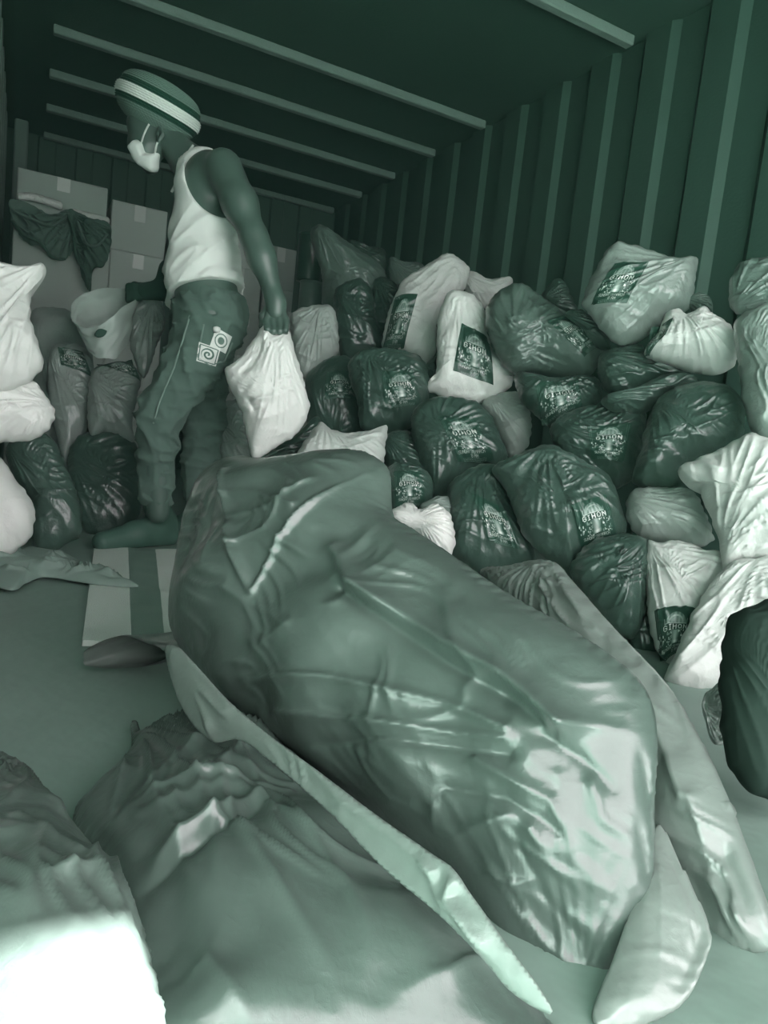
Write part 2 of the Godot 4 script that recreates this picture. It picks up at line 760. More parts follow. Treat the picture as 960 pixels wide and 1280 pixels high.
func lathe(profile: Array, at: Transform3D, sides := 40, bump := 0.0, bumps := 40) -> ArrayMesh:   # pairs of radius and height
	var st := SurfaceTool.new()
	st.begin(Mesh.PRIMITIVE_TRIANGLES)
	st.set_smooth_group(0)
	var ring := func(i: int, k: int) -> Vector3:
		var a := TAU * k / sides
		var r: float = profile[i].x * (1.0 + bump * sin(i * PI / 2.0) * (0.55 + 0.45 * sin(a * bumps + (PI if i % 8 > 3 else 0.0))))
		return at * Vector3(cos(a) * r, profile[i].y, sin(a) * r)
	for i in profile.size() - 1:
		for k in sides:
			var q := [ring.call(i, k), ring.call(i, k + 1), ring.call(i + 1, k + 1), ring.call(i + 1, k)]
			for p in [q[0], q[1], q[2], q[0], q[2], q[3]]:
				st.set_uv(Vector2(float(k) / sides, p.y))
				st.add_vertex(p)
	return shade(st)


# ---------------------------------------------------------------- the flat print on the bags
const GLYPH := {
	"G": "01110 10001 10000 10111 10001 10001 01110", "I": "111 010 010 010 010 010 111", "H": "10001 10001 10001 11111 10001 10001 10001",
	"O": "01110 10001 10001 10001 10001 10001 01110", "N": "10001 11001 10101 10101 10011 10001 10001", "S": "01111 10000 10000 01110 00001 00001 11110",
	"U": "10001 10001 10001 10001 10001 10001 01110", "D": "11110 10001 10001 10001 10001 10001 11110", "A": "01110 10001 10001 11111 10001 10001 10001",
	"Y": "10001 10001 01010 00100 00100 00100 00100", "2": "01110 10001 00001 00110 01000 10000 11111", "8": "01110 10001 10001 01110 10001 10001 01110",
	"M": "10001 11011 10101 10101 10001 10001 10001", "R": "11110 10001 10001 11110 10100 10010 10001", "C": "01111 10000 10000 10000 10000 10000 01111", " ": "00 00 00 00 00 00 00",
}


func write(im: Image, text: String, x: int, y: int, px: int, col: Color, space := 1) -> void:
	for ch in text:
		var rows: PackedStringArray = GLYPH[ch].split(" ")
		for j in rows.size():
			for i in rows[j].length():
				if rows[j][i] == "1":
					im.fill_rect(Rect2i(x + i * px, y + j * px, px, px), col)
		x += (rows[0].length() + space) * px


func poster_image() -> Image:
	var im := Image.create_empty(192, 256, false, Image.FORMAT_RGBA8)
	im.fill(tone(0.07))
	var rng := RandomNumberGenerator.new()
	rng.seed = 11
	for i in [6, 14, 172, 181]:                    # the frame lines up the sides
		im.fill_rect(Rect2i(i, 8, 2, 120), tone(0.3))
	for y in range(20, 92):                           # the domed head of the picture
		for x in range(44, 150):
			var u := (x - 97) / 50.0
			var w := (y - 92) / 66.0
			if u * u + w * w < 1.0:
				var arch := absf(sqrt(u * u + w * w) - 0.72)
				im.set_pixel(x, y, tone(0.62 if arch < 0.07 else 0.3 + 0.25 * (1.0 + w) + 0.1 * sin(x * 0.35)))
	im.fill_rect(Rect2i(40, 88, 112, 5), tone(0.7))
	im.fill_rect(Rect2i(40, 62, 4, 68), tone(0.6))
	im.fill_rect(Rect2i(150, 62, 4, 68), tone(0.45))
	for y in range(126, 200):                         # the fountain of light
		for x in range(50, 146):
			var u := absf(x - 97.0)
			var glow := exp(-u * u / (60.0 + (200 - y) * 6.0)) * (0.45 + 0.55 * (y - 126) / 74.0)
			glow = maxf(glow, 1.1 * exp(-(u * u + (y - 190.0) * (y - 190.0)) / 260.0))
			if glow > 0.15:
				im.set_pixel(x, y, tone(minf(1.0, 0.1 + glow * 0.85)))
	for k in 90:                                      # small lit things to both sides of it
		var x := rng.randi_range(8, 176)
		if absf(x - 94) < 20:
			continue
		var s := rng.randi_range(3, 9)
		im.fill_rect(Rect2i(x, rng.randi_range(128, 205), s, rng.randi_range(3, 13)), tone(rng.randf_range(0.25, 0.95)))
	im.fill_rect(Rect2i(26, 95, 140, 33), tone(0.06))
	write(im, "GIHON", 34, 97, 4, tone(0.95), 2)
	im.fill_rect(Rect2i(0, 206, 192, 50), tone(0.07))
	write(im, "SUNDAY 28 MARCH", 22, 208, 2, tone(0.75), 0)
	write(im, "8 AM", 80, 225, 2, tone(0.8))
	for y in [241, 246, 251]:
		var x := 36
		while x < 156:
			var s := rng.randi_range(3, 11)
			im.fill_rect(Rect2i(x, y, s, 2), tone(0.5))
			x += s + 3
	im.generate_mipmaps()
	return im


func patch_image(ring: bool) -> Image:
	var im := Image.create_empty(64, 64, false, Image.FORMAT_RGBA8)
	for y in 64:
		for x in 64:
			var u := (x - 31.5) / 32.0
			var w := (y - 31.5) / 32.0
			var r := sqrt(u * u + w * w)
			var l := 0.9
			if ring:
				l = 0.35 if r < 0.38 or (r > 0.62 and r < 0.74) else 0.92
			else:
				l = 0.25 if (r < 0.66 and sin(r * 16.0 + atan2(w, u)) > 0.1) or (maxf(absf(u), absf(w)) > 0.78 and maxf(absf(u), absf(w)) < 0.86) else 0.9
			im.set_pixel(x, y, tone(l))
	return im


var last_sack: MeshInstance3D


func film_soft(l: float) -> StandardMaterial3D:      # the thicker film of the big sacks
	return surface("sack_film_%d" % roundi(l * 100), l, 0.32, {"spec": 0.5, "look": l + 0.3, "bump": 0.07, "scale": 0.6, "coat": 0.6, "coat_rough": 0.2})


func corrugated(x: float, z0: float, z1: float, first: float, pitch: float, depth: float, high: float, toward: float) -> ArrayMesh:
	var line := PackedVector2Array()          # (z, x) along the wall, inner face
	var z := first
	while z > z1 - pitch:
		line.append_array(PackedVector2Array([Vector2(z, 0.0), Vector2(z - pitch * 0.4, 0.0), Vector2(z - pitch * 0.5, depth), Vector2(z - pitch * 0.9, depth)]))
		z -= pitch
	var st := SurfaceTool.new()
	st.begin(Mesh.PRIMITIVE_TRIANGLES)
	st.set_smooth_group(-1)
	var quad := func(a: Vector3, b: Vector3, c: Vector3, d: Vector3):
		var q := [a, b, c, a, c, d]
		if toward > 0.0:
			q.reverse()
		for p in q:
			st.set_uv(Vector2(p.z, p.y))
			st.add_vertex(p)
	var back := x - toward * 0.06
	for i in line.size() - 1:
		var a := line[i]
		var b := line[i + 1]
		var xa := x + toward * (a.y - depth)
		var xb := x + toward * (b.y - depth)
		var a0 := Vector3(xa, 0, a.x)
		var b0 := Vector3(xb, 0, b.x)
		var a1 := Vector3(xa, high, a.x)
		var b1 := Vector3(xb, high, b.x)
		quad.call(a0, a1, b1, b0)
		quad.call(Vector3(back, 0, a.x), Vector3(back, 0, b.x), Vector3(back, high, b.x), Vector3(back, high, a.x))
		quad.call(a1, Vector3(back, high, a.x), Vector3(back, high, b.x), b1)
		quad.call(a0, b0, Vector3(back, 0, b.x), Vector3(back, 0, a.x))
	for e in [line[0], line[line.size() - 1]]:
		var xe: float = x + toward * (e.y - depth)
		quad.call(Vector3(xe, 0, e.x), Vector3(back, 0, e.x), Vector3(back, high, e.x), Vector3(xe, high, e.x))
	return shade(st)


func _ready() -> void:
	# camera, sky, sun, exposure
	var cam := Camera3D.new()
	cam.name = "camera"
	cam.fov = 72.396
	cam.near = 0.02
	cam.transform = Transform3D(Basis(Vector3(0.884, 0.107, 0.456), Vector3(-0.039, 0.987, -0.155), Vector3(-0.467, 0.119, 0.876)), Vector3(0, 0.55, 0))
	add_child(cam)
	var env := Environment.new()
	var sky := Sky.new()
	var air := ProceduralSkyMaterial.new()
	air.sky_top_color = Color(0.89, 0.86, 0.875)
	air.sky_horizon_color = Color(0.98, 0.945, 0.96)
	air.ground_bottom_color = Color(0.47, 0.45, 0.46)
	air.ground_horizon_color = Color(0.73, 0.71, 0.72)
	sky.sky_material = air
	env.background_mode = Environment.BG_SKY
	env.sky = sky
	env.background_energy_multiplier = 5.0
	env.tonemap_mode = Environment.TONE_MAPPER_LINEAR
	env.tonemap_exposure = 1.52
	env.volumetric_fog_enabled = true
	env.volumetric_fog_density = 0.0
	env.sdfgi_enabled = true
	env.ssao_enabled = true
	env.ssil_enabled = true
	var sun := DirectionalLight3D.new()
	sun.name = "sun"
	sun.light_energy = 16.0
	sun.light_angular_distance = 0.6
	sun.shadow_enabled = true
	sun.sky_mode = DirectionalLight3D.SKY_MODE_LIGHT_ONLY
	sun.look_at_from_position(Vector3(2.366, 2.29, 1.69), Vector3.ZERO)
	add_child(sun)
	var we := WorldEnvironment.new()
	we.name = "world"
	we.environment = env
	add_child(we)

	fine = FastNoiseLite.new()
	fine.seed = 5
	fine.noise_type = FastNoiseLite.TYPE_SIMPLEX_SMOOTH
	fine.frequency = 1.0
	fine.fractal_type = FastNoiseLite.FRACTAL_NONE
	facet = FastNoiseLite.new()
	facet.seed = 9
	facet.noise_type = FastNoiseLite.TYPE_CELLULAR
	facet.frequency = 1.0
	facet.fractal_type = FastNoiseLite.FRACTAL_NONE
	facet.cellular_return_type = FastNoiseLite.RETURN_DISTANCE
	facet.cellular_jitter = 1.0
	facet.domain_warp_enabled = false
	crinkle = noise_texture(3, 0.008, true, 3, 40.0, 1024)
	pebble = noise_texture(4, 0.05, false, 4)
	wear = noise_texture(8, 0.01, false, 5)
	weave = noise_texture(12, 0.2, false, 2)
	poster = ImageTexture.create_from_image(poster_image())

	# the container
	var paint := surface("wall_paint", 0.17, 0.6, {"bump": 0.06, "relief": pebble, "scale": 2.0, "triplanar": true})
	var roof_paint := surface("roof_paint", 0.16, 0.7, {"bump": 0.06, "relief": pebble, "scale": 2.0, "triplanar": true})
	var boards := surface("floor_boards", 0.46, 0.55, {"bump": 0.5, "relief": wear, "scale": 0.8, "triplanar": true})
	var floor_o := structure("floor", box_mesh(Vector3(2.9, 0.1, 7.6), 0.002), boards)
	floor_o.position = Vector3(1.16, -0.05, -2.55)
	var ground := structure("ground", box_mesh(Vector3(14.0, 0.1, 8.0), 0.002), surface("yard", 0.5, 0.9))
	ground.position = Vector3(1.16, -0.052, 5.2)
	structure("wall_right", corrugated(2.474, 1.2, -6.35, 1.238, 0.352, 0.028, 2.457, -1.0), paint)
	structure("wall_left", corrugated(-0.156, 1.2, -6.35, 1.272, 0.352, 0.036, 2.457, 1.0), surface("left_wall_tone", 0.5, 0.5))  # one even tone, paler than the other walls
	var post := structure("trim_1", box_mesh(Vector3(0.09, 2.457, 0.16), 0.01), surface("post_paint", 0.42, 0.5))
	post.position = Vector3(-0.065, 1.2285, -6.1)
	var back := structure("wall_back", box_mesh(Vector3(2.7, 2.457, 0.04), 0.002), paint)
	back.position = Vector3(1.16, 1.2285, -6.3)
	for k in 9:
		var rib := put("wall_rib", box_mesh(Vector3(0.13, 2.44, 0.035), 0.012), paint, back)
		rib.position = Vector3(-1.05 + k * 0.262, 0, 0.037)
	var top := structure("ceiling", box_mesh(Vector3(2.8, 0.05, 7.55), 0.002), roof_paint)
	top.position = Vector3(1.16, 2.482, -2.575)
	var bow_paint := surface("bow_paint", 0.48, 0.5, {"bump": 0.5, "relief": wear, "scale": 3.0, "triplanar": true})
	for z in [1.1, 1.88, 2.66, 3.834, 4.42, 5.006, 5.592, 6.18]:
		var bow := put("roof_bow", box_mesh(Vector3(2.36, 0.045, 0.05), 0.006), bow_paint, top)
		bow.position = Vector3(0.1, -0.047, -z + 2.575)
	boxes()
	var mist := FogVolume.new()  # thin greenish fog, added to lift the dark tones inside
	mist.name = "added_haze"
	mist.size = Vector3(2.5, 2.44, 4.9)
	mist.position = Vector3(1.16, 1.226, -3.8)
	var haze_fog := FogMaterial.new()
	haze_fog.density = 0.045
	haze_fog.albedo = Color(0.62, 0.86, 0.78)
	mist.material = haze_fog
	tag(mist, "thin green haze added to lift the dark tones in the container", "haze")
	mist.set_meta("kind", "stuff")
	add_child(mist)
	# the bags
	bag("plastic_bag", "tall grey folded bag standing highest at the back of the pile", "bag", "", Vector3(1.636, 1.390, -3.808), Vector3(-0.153, -0.406, 0.095), [-210, 263, -151, 279, -60, 222, 50, 147, 170, 68, 220, -9, 202, -102, 174, -256, 19, -283, -141, -264, -155, -12, -201, 134, -219, 216], {"t": 120, "l": 0.3, "fold": 14, "pinch": [-187, 240]})
	bag("plastic_bag", "shiny dark crumpled bag tucked behind the tall grey folded bag", "bag", "", Vector3(1.852, 1.567, -4.059), Vector3(-0.130, -0.428, 0.100), [-111, 108, 22, 72, 111, 40, 106, -109, 32, -110, -66, -38], {"t": 70, "l": 0.12, "crumple": 8})
	bag("plastic_bag", "small grey bag behind the printed white bag at the top of the pile", "bag", "", Vector3(1.904, 1.376, -3.606), Vector3(-0.153, -0.486, 0.107), [-99, 128, -13, 114, 86, 101, 99, 9, 9, -128, -72, -91], {"t": 80, "l": 0.3})
	bag("plastic_bag", "dark bag wedged between the tall grey bag and the white printed bag", "bag", "", Vector3(1.705, 1.182, -3.457), Vector3(-0.189, -0.458, 0.102), [-49, 153, 45, 146, 84, 76, 54, -117, -32, -153, -84, -23], {"t": 90, "l": 0.08})
	bag("plastic_bag", "small white bag with pointed corners behind the dark grey crumpled bag", "bag", "", Vector3(2.106, 1.307, -3.089), Vector3(-0.153, -0.598, 0.125), [-120, 80, -79, 100, 6, 54, 116, 58, 120, 12, 50, -77, -39, -95, -109, -29], {"t": 70, "l": 0.78})
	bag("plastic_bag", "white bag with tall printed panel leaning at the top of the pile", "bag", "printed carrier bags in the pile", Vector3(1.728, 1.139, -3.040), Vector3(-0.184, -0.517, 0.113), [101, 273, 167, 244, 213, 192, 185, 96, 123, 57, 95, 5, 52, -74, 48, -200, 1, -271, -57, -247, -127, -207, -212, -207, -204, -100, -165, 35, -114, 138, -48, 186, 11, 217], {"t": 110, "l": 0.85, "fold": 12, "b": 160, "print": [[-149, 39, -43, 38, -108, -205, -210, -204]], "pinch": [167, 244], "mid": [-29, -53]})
	bag("plastic_bag", "dark glossy bag with rolled bands under the tall grey folded bag", "bag", "", Vector3(1.544, 1.085, -3.415), Vector3(-0.208, -0.425, 0.094), [-115, 164, 1, 220, 69, 165, 94, 15, 123, -100, 103, -198, -64, -219, -106, -105, -123, 35], {"t": 110, "l": 0.1, "cross": 12, "way": 0.2})
	bag("plastic_bag", "pale grey bag with open handle beside the hanging white bag", "bag", "", Vector3(1.236, 0.912, -3.214), Vector3(-0.242, -0.367, 0.078), [-114, 121, -38, 177, 85, 184, 112, 81, 113, -38, 38, -129, -38, -179, -92, -95], {"t": 90, "l": 0.62, "fold": 10, "pinch": [27, 165]})
	bag("plastic_bag", "dark bag showing above the grey bag with the slanted print", "bag", "", Vector3(2.028, 1.169, -2.428), Vector3(-0.159, -0.696, 0.143), [-77, -5, -29, 83, 18, 86, 56, -4, 75, -75, 2, -88], {"t": 70, "l": 0.13})
	bag("plastic_bag", "dark bag with faint print left of the folded dark printed bag", "bag", "printed carrier bags in the pile", Vector3(1.286, 0.437, -2.951), Vector3(-0.368, -0.411, 0.077), [-142, 338, -50, 431, 63, 445, 109, 316, 133, 189, 119, 0, 94, -413, -76, -416, -122, -8, -139, 226], {"t": 110, "l": 0.1, "b": 150, "print": [[-50, 324, 59, 345, 87, 200, -58, 187]]})
	bag("plastic_bag", "dark printed bag folded over at its left in the middle of the pile", "bag", "printed carrier bags in the pile", Vector3(1.397, 0.702, -2.700), Vector3(-0.292, -0.477, 0.103), [-171, 135, -105, 187, 16, 192, 137, 157, 171, 74, 159, -70, 90, -163, -19, -188, -114, -168, -135, -55, -167, 52], {"t": 120, "l": 0.12, "fold": 14, "print": [[-32, 52, 96, 64, 134, -82, -22, -108]], "pinch": [-95, 162]})
	bag("plastic_bag", "dark sliver of bag left of the bright white printed bag", "bag", "", Vector3(1.641, 0.820, -2.757), Vector3(-0.261, -0.537, 0.119), [-38, 27, 17, 75, 38, 18, 23, -75, -17, -71], {"t": 50, "l": 0.1})
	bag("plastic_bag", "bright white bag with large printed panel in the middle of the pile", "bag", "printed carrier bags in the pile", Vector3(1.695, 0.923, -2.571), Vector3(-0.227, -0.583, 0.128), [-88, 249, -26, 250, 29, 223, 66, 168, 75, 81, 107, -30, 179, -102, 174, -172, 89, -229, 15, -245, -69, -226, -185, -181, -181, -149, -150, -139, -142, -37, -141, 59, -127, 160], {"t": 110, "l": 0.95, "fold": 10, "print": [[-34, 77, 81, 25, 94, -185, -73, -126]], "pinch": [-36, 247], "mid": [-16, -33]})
	bag("plastic_bag", "pale grey end of a bag drooping below the bright white printed bag", "bag", "", Vector3(1.788, 0.612, -2.366), Vector3(-0.318, -0.647, 0.156), [-99, 107, 29, 147, 79, 91, 102, 13, 84, -87, 24, -146, -13, -100, -49, 9], {"t": 90, "l": 0.62, "fold": 8, "pinch": [-72, 116]})
	bag("plastic_bag", "large dark grey crumpled bag with slanted print strip", "bag", "printed carrier bags in the pile", Vector3(1.853, 0.993, -2.269), Vector3(-0.200, -0.685, 0.148), [-233, 120, -203, 169, -154, 199, -93, 204, -43, 170, 34, 107, 97, 40, 169, -15, 228, -74, 199, -140, 164, -187, 103, -199, -35, -156, -138, -153, -194, -84, -237, 29], {"t": 140, "l": 0.27, "fold": 16, "cross": 6, "b": 170, "print": [[-8, -3, 59, 37, 191, -89, 131, -144]], "pinch": [-137, -71]})
	bag("plastic_bag", "dark bag corner tucked behind the top grey printed bag", "bag", "", Vector3(1.909, 0.998, -2.103), Vector3(-0.194, -0.737, 0.159), [-78, 72, -21, 86, 28, 40, 78, -43, 76, -90, 5, -37], {"t": 50, "l": 0.2})
	bag("plastic_bag", "dark glossy printed bag under the large dark grey crumpled bag", "bag", "printed carrier bags in the pile", Vector3(1.803, 0.715, -2.086), Vector3(-0.283, -0.713, 0.171), [-158, 117, -107, 122, -18, 96, 129, 85, 160, 28, 137, -24, 77, -73, 2, -112, -41, -94, -98, -33, -141, 18], {"t": 110, "l": 0.11, "fold": 10, "print": [[-89, 53, 68, 41, 80, -49, -64, -100]], "pinch": [-18, 93]})
	bag("plastic_bag", "grey printed bag perched topmost at the right of the pile", "bag", "printed carrier bags in the pile", Vector3(1.904, 1.107, -1.857), Vector3(-0.147, -0.798, 0.159), [-74, 193, -21, 177, 44, 145, 121, 107, 180, 105, 186, 67, 171, -21, 160, -70, 77, -107, -3, -167, -69, -175, -116, -139, -172, -52, -193, -15, -172, 56, -135, 125, -113, 160], {"t": 110, "l": 0.5, "b": 130, "fold": 10, "print": [[-83, 90, 27, 79, -48, -63, -165, -41]], "pinch": [171, 86], "mid": [-12, -6]})
	bag("plastic_bag", "white bag with a dark print side lying near the right wall", "bag", "", Vector3(1.900, 0.931, -1.608), Vector3(-0.198, -0.869, 0.193), [-75, 99, -31, 112, -23, 83, 45, 105, 66, 78, 123, 16, 135, -46, 120, -99, 67, -119, -2, -97, -60, -71, -126, -39, -145, -22, -93, 41], {"t": 110, "l": 0.82, "b": 120, "fold": 10, "print": [[-115, 48, -51, 57, -77, -5, -141, -49]], "pinch": [-27, 95], "mid": [15, -1]})
	bag("plastic_bag", "dark bag lying between the topmost grey bag and white bag", "bag", "", Vector3(1.936, 0.842, -1.805), Vector3(-0.237, -0.820, 0.193), [-158, 66, -96, 98, -15, 100, 14, 57, 134, -7, 152, -49, 129, -81, 41, -63, -39, -92, -106, -86, -152, -36], {"t": 100, "l": 0.12, "cross": 7})
	bag("plastic_bag", "narrow glossy dark bag squeezed above the large dark bag", "bag", "", Vector3(1.869, 0.755, -1.714), Vector3(-0.264, -0.829, 0.203), [-154, -3, -55, 18, 49, 59, 140, 43, 148, -3, 69, -8, 22, -42, -34, -61, -131, -45], {"t": 80, "l": 0.16, "cross": 8})
	bag("plastic_bag", "dark glossy bag with bright crinkled print near the pile centre", "bag", "printed carrier bags in the pile", Vector3(1.798, 0.563, -1.840), Vector3(-0.332, -0.774, 0.203), [-158, 94, -66, 147, 36, 151, 154, 127, 162, 40, 139, -46, 107, -124, 39, -153, -30, -122, -93, -62, -144, 2], {"t": 120, "l": 0.11, "fold": 14, "crumple": 5, "print": [[-40, 40, 107, 40, 68, -92, -32, -67]], "pinch": [-127, 52]})
	bag("plastic_bag", "large dark unprinted bag with horizontal creases below the white bag", "bag", "", Vector3(1.862, 0.618, -1.528), Vector3(-0.311, -0.884, 0.239), [-87, 129, -30, 168, 41, 174, 122, 155, 163, 92, 162, 26, 136, -38, 55, -83, -22, -122, -26, -168, -109, -162, -177, -123, -145, -28, -117, 64], {"t": 140, "l": 0.13, "cross": 8, "b": 120})
	bag("plastic_bag", "grey bag at the right edge leaning on the container wall", "bag", "", Vector3(1.874, 0.806, -1.319), Vector3(-0.236, -0.957, 0.235), [-57, 177, -8, 204, 64, 204, 74, 40, 47, -169, -13, -207, -41, -161, -56, -59, -60, 65], {"t": 100, "l": 0.42, "cross": 6, "way": 1.4})
	bag("plastic_bag", "blurred grey bag on top at the far right edge", "bag", "", Vector3(1.967, 1.093, -1.446), Vector3(-0.135, -0.937, 0.184), [-80, -57, -63, 69, 6, 89, 78, 60, 72, -96, -12, -88], {"t": 70, "l": 0.3, "crumple": 5})
	bag("plastic_bag", "small dark bag behind the white bag by the right wall", "bag", "", Vector3(2.028, 1.076, -1.707), Vector3(-0.157, -0.871, 0.178), [-42, 26, -1, 42, 33, 20, 41, -37, -9, -41], {"t": 40, "l": 0.25})
	bag("plastic_bag", "dark printed bag left of the pale drooping bag end", "bag", "printed carrier bags in the pile", Vector3(1.479, 0.503, -2.230), Vector3(-0.352, -0.586, 0.138), [-168, 160, -84, 204, 23, 194, 102, 159, 147, 61, 178, -55, 123, -91, 76, -78, -10, -139, -91, -193, -123, -130, -152, -35, -181, 69], {"t": 120, "l": 0.12, "fold": 12, "print": [[-81, 92, 46, 95, 122, -71, -11, -80]], "pinch": [-87, 50]})
	bag("plastic_bag", "plain dark bag beside the white handled bag", "bag", "", Vector3(1.351, 0.444, -2.404), Vector3(-0.371, -0.512, 0.113), [-93, 82, 9, 109, 59, 38, 92, -51, 69, -107, -24, -107, -80, -35], {"t": 100, "l": 0.1})
	bag("plastic_bag", "dark bag with crinkled grey print below the plain dark bag", "bag", "printed carrier bags in the pile", Vector3(1.245, 0.345, -2.162), Vector3(-0.409, -0.523, 0.116), [-84, 71, -6, 96, 60, 62, 84, -14, 55, -70, -22, -94, -76, -79], {"t": 90, "l": 0.11, "print": [[-59, 38, 36, 44, 51, -74, -54, -85]]})
	bag("plastic_bag", "dark bag with half shadowed print left of the large glossy bag", "bag", "printed carrier bags in the pile", Vector3(1.442, 0.274, -1.933), Vector3(-0.437, -0.641, 0.167), [-140, 125, -96, 168, -25, 202, 36, 193, 59, 117, 96, -2, 131, -80, 137, -153, 64, -181, -29, -189, -94, -149, -139, -114, -149, 7], {"t": 120, "l": 0.12, "fold": 10, "print": [[-63, 64, 35, 9, 91, -133, -15, -102]], "pinch": [-26, 180]})
	bag("plastic_bag", "large glossy dark printed bag with crumpled top at pile front", "bag", "printed carrier bags in the pile", Vector3(1.547, 0.336, -1.715), Vector3(-0.418, -0.734, 0.205), [-207, 175, -137, 201, -30, 233, 36, 207, 117, 152, 168, 104, 193, 20, 202, -61, 169, -116, 83, -140, 42, -187, 23, -217, -34, -160, -103, -88, -136, -13, -157, 71, -183, 130], {"t": 140, "l": 0.15, "fold": 16, "cross": 7, "crumple": 4, "b": 150, "print": [[28, -24, 135, 13, 162, -111, 54, -137]], "pinch": [-32, 204]})
	bag("plastic_bag", "pale grey bag beneath the large dark unprinted bag", "bag", "", Vector3(1.780, 0.364, -1.480), Vector3(-0.407, -0.877, 0.268), [-118, 73, -85, 110, 65, 89, 99, 13, 111, -59, 110, -79, 39, -100, -27, -81, -92, -49, -121, 7], {"t": 110, "l": 0.6, "cross": 4, "lump": 0.08})
	bag("plastic_bag", "dark bag with fine creases in front of the large glossy bag", "bag", "", Vector3(1.550, 0.158, -1.460), Vector3(-0.495, -0.815, 0.261), [-105, 76, -46, 141, 37, 156, 117, 140, 125, 99, 98, -22, 71, -120, 30, -152, -21, -118, -67, -44, -105, 26], {"t": 120, "l": 0.11, "cross": 9, "way": 0.3, "fold": 10, "pinch": [98, 101]})
	bag("plastic_bag", "dark bag shape filling the gap left of the folded white bag", "bag", "", Vector3(1.665, 0.124, -1.429), Vector3(-0.503, -0.862, 0.289), [-12, 158, 41, 168, 57, 124, 24, -121, -19, -160, -61, -114], {"t": 60, "l": 0.09})  # dark shape that fills the gap between the bags
	bag("plastic_bag", "white bag with folded top and dark print band below", "bag", "printed carrier bags in the pile", Vector3(1.664, 0.156, -1.286), Vector3(-0.498, -0.913, 0.316), [-82, 175, -49, 186, 25, 174, 73, 145, 130, 125, 113, 67, 48, -12, 3, -105, -43, -158, -78, -160, -101, -109, -105, -15], {"t": 110, "l": 0.78, "fold": 12, "cross": 8, "b": 80, "print": [[-90, -35, 21, -42, -27, -137, -95, -165]], "pinch": [-70, 164]})
	bag("plastic_bag", "big bright white bag at the right edge below the grey bag", "bag", "", Vector3(1.729, 0.447, -1.233), Vector3(-0.380, -0.951, 0.294), [-127, 120, -80, 141, -4, 163, 56, 189, 120, 155, 143, 48, 109, -148, 55, -166, -15, -169, -56, -180, -56, -129, -59, -73, -71, -13, -83, 55, -117, 79], {"t": 130, "l": 0.76, "fold": 16, "cross": 8, "b": 90, "pinch": [-58, -129], "mid": [20, -3]})
	bag("plastic_bag", "pale bag slumped on the floor beside the black sack", "bag", "", Vector3(1.615, 0.148, -1.116), Vector3(-0.512, -0.966, 0.352), [82, 160, 138, 160, 172, 109, 136, -4, 39, 8, -1, -50, -42, -137, -88, -159, -133, -153, -177, -131, -134, -57, -79, 33, -36, 94, 22, 149], {"t": 90, "l": 0.75, "fold": 16, "cross": 6, "way": -0.6, "b": 60, "pinch": [99, 153], "mid": [-9, 3]})
	bag("plastic_bag", "small white bag with tied top behind the huge sack", "bag", "", Vector3(1.159, 0.233, -1.907), Vector3(-0.460, -0.546, 0.127), [-105, 63, -37, 99, -14, 74, 49, 90, 89, 60, 105, -3, 98, -75, 44, -96, -31, -16, -95, 19], {"t": 80, "l": 0.9, "fold": 12, "pinch": [-18, 25]})
	bag("plastic_bag", "grey bag lying behind the small white tied bag", "bag", "", Vector3(1.277, 0.289, -2.023), Vector3(-0.432, -0.563, 0.133), [-57, 17, 29, 51, 58, 7, 40, -51, -28, -36], {"t": 60, "l": 0.4})
	bag("plastic_bag", "white bag with a slot handle lying behind the huge sack", "bag", "", Vector3(1.045, 0.449, -2.340), Vector3(-0.371, -0.420, 0.079), [-164, -40, -123, 50, -81, 110, -51, 80, 37, 71, 126, 83, 167, 100, 158, 16, 143, -65, 39, -110, -76, -113], {"t": 80, "l": 0.72, "fold": 8, "b": 90, "pinch": [-66, 102]})
	bag("plastic_bag", "dark filler bag shape under the hanging white bag", "bag", "", Vector3(0.933, 0.429, -2.625), Vector3(-0.375, -0.342, 0.051), [-128, -73, -39, -2, 53, 70, 118, 142, 132, 58, 60, -63, -49, -133], {"t": 70, "l": 0.06})  # dark filler shape below the hanging bag
	bag("plastic_bag", "pale grey bag behind the man's rear leg", "bag", "", Vector3(0.843, 0.422, -2.957), Vector3(-0.373, -0.278, 0.028), [-113, 109, -43, 189, 33, 159, 85, -21, 113, -109, -8, -188, -92, -141], {"t": 80, "l": 0.38})
	bag("plastic_bag", "upper white bag with a pointed corner at the left edge", "bag", "", Vector3(-0.030, 0.726, -2.322), Vector3(-0.269, 0.013, -0.024), [-96, 156, -38, 179, 7, 171, 70, 196, 80, 168, 48, 107, 48, 36, 71, -44, 86, -119, 24, -180, -74, -186], {"t": 80, "l": 0.88, "fold": 14, "b": 60, "pinch": [65, 180], "mid": [-11, 0]})
	bag("plastic_bag", "lower white bag under the pointed one at the left edge", "bag", "", Vector3(-0.009, 0.482, -2.335), Vector3(-0.363, 0.004, -0.072), [-112, 92, -11, 109, 44, 95, 86, 44, 104, 14, 94, -38, 52, -83, -19, -97, -86, -127], {"t": 80, "l": 0.92, "fold": 10, "b": 60, "pinch": [84, 26]})
	bag("plastic_bag", "round white bag resting on the floor at the left edge", "bag", "", Vector3(-0.026, 0.197, -2.419), Vector3(-0.463, 0.011, -0.128), [-107, 162, -38, 144, 17, 79, 67, 21, 88, -42, 80, -108, 34, -158, -47, -181], {"t": 90, "l": 0.95, "fold": 0, "cross": 1.5, "crumple": 0.5, "b": 60})
	bag("plastic_bag", "pale grey bag with slot behind the white bags at left", "bag", "", Vector3(0.177, 0.437, -3.542), Vector3(-0.365, -0.050, -0.052), [-182, 481, -113, 531, -10, 530, 60, 421, 102, 306, 161, -277, 88, -508, -11, -481, -95, -160, -151, 255], {"t": 80, "l": 0.55})
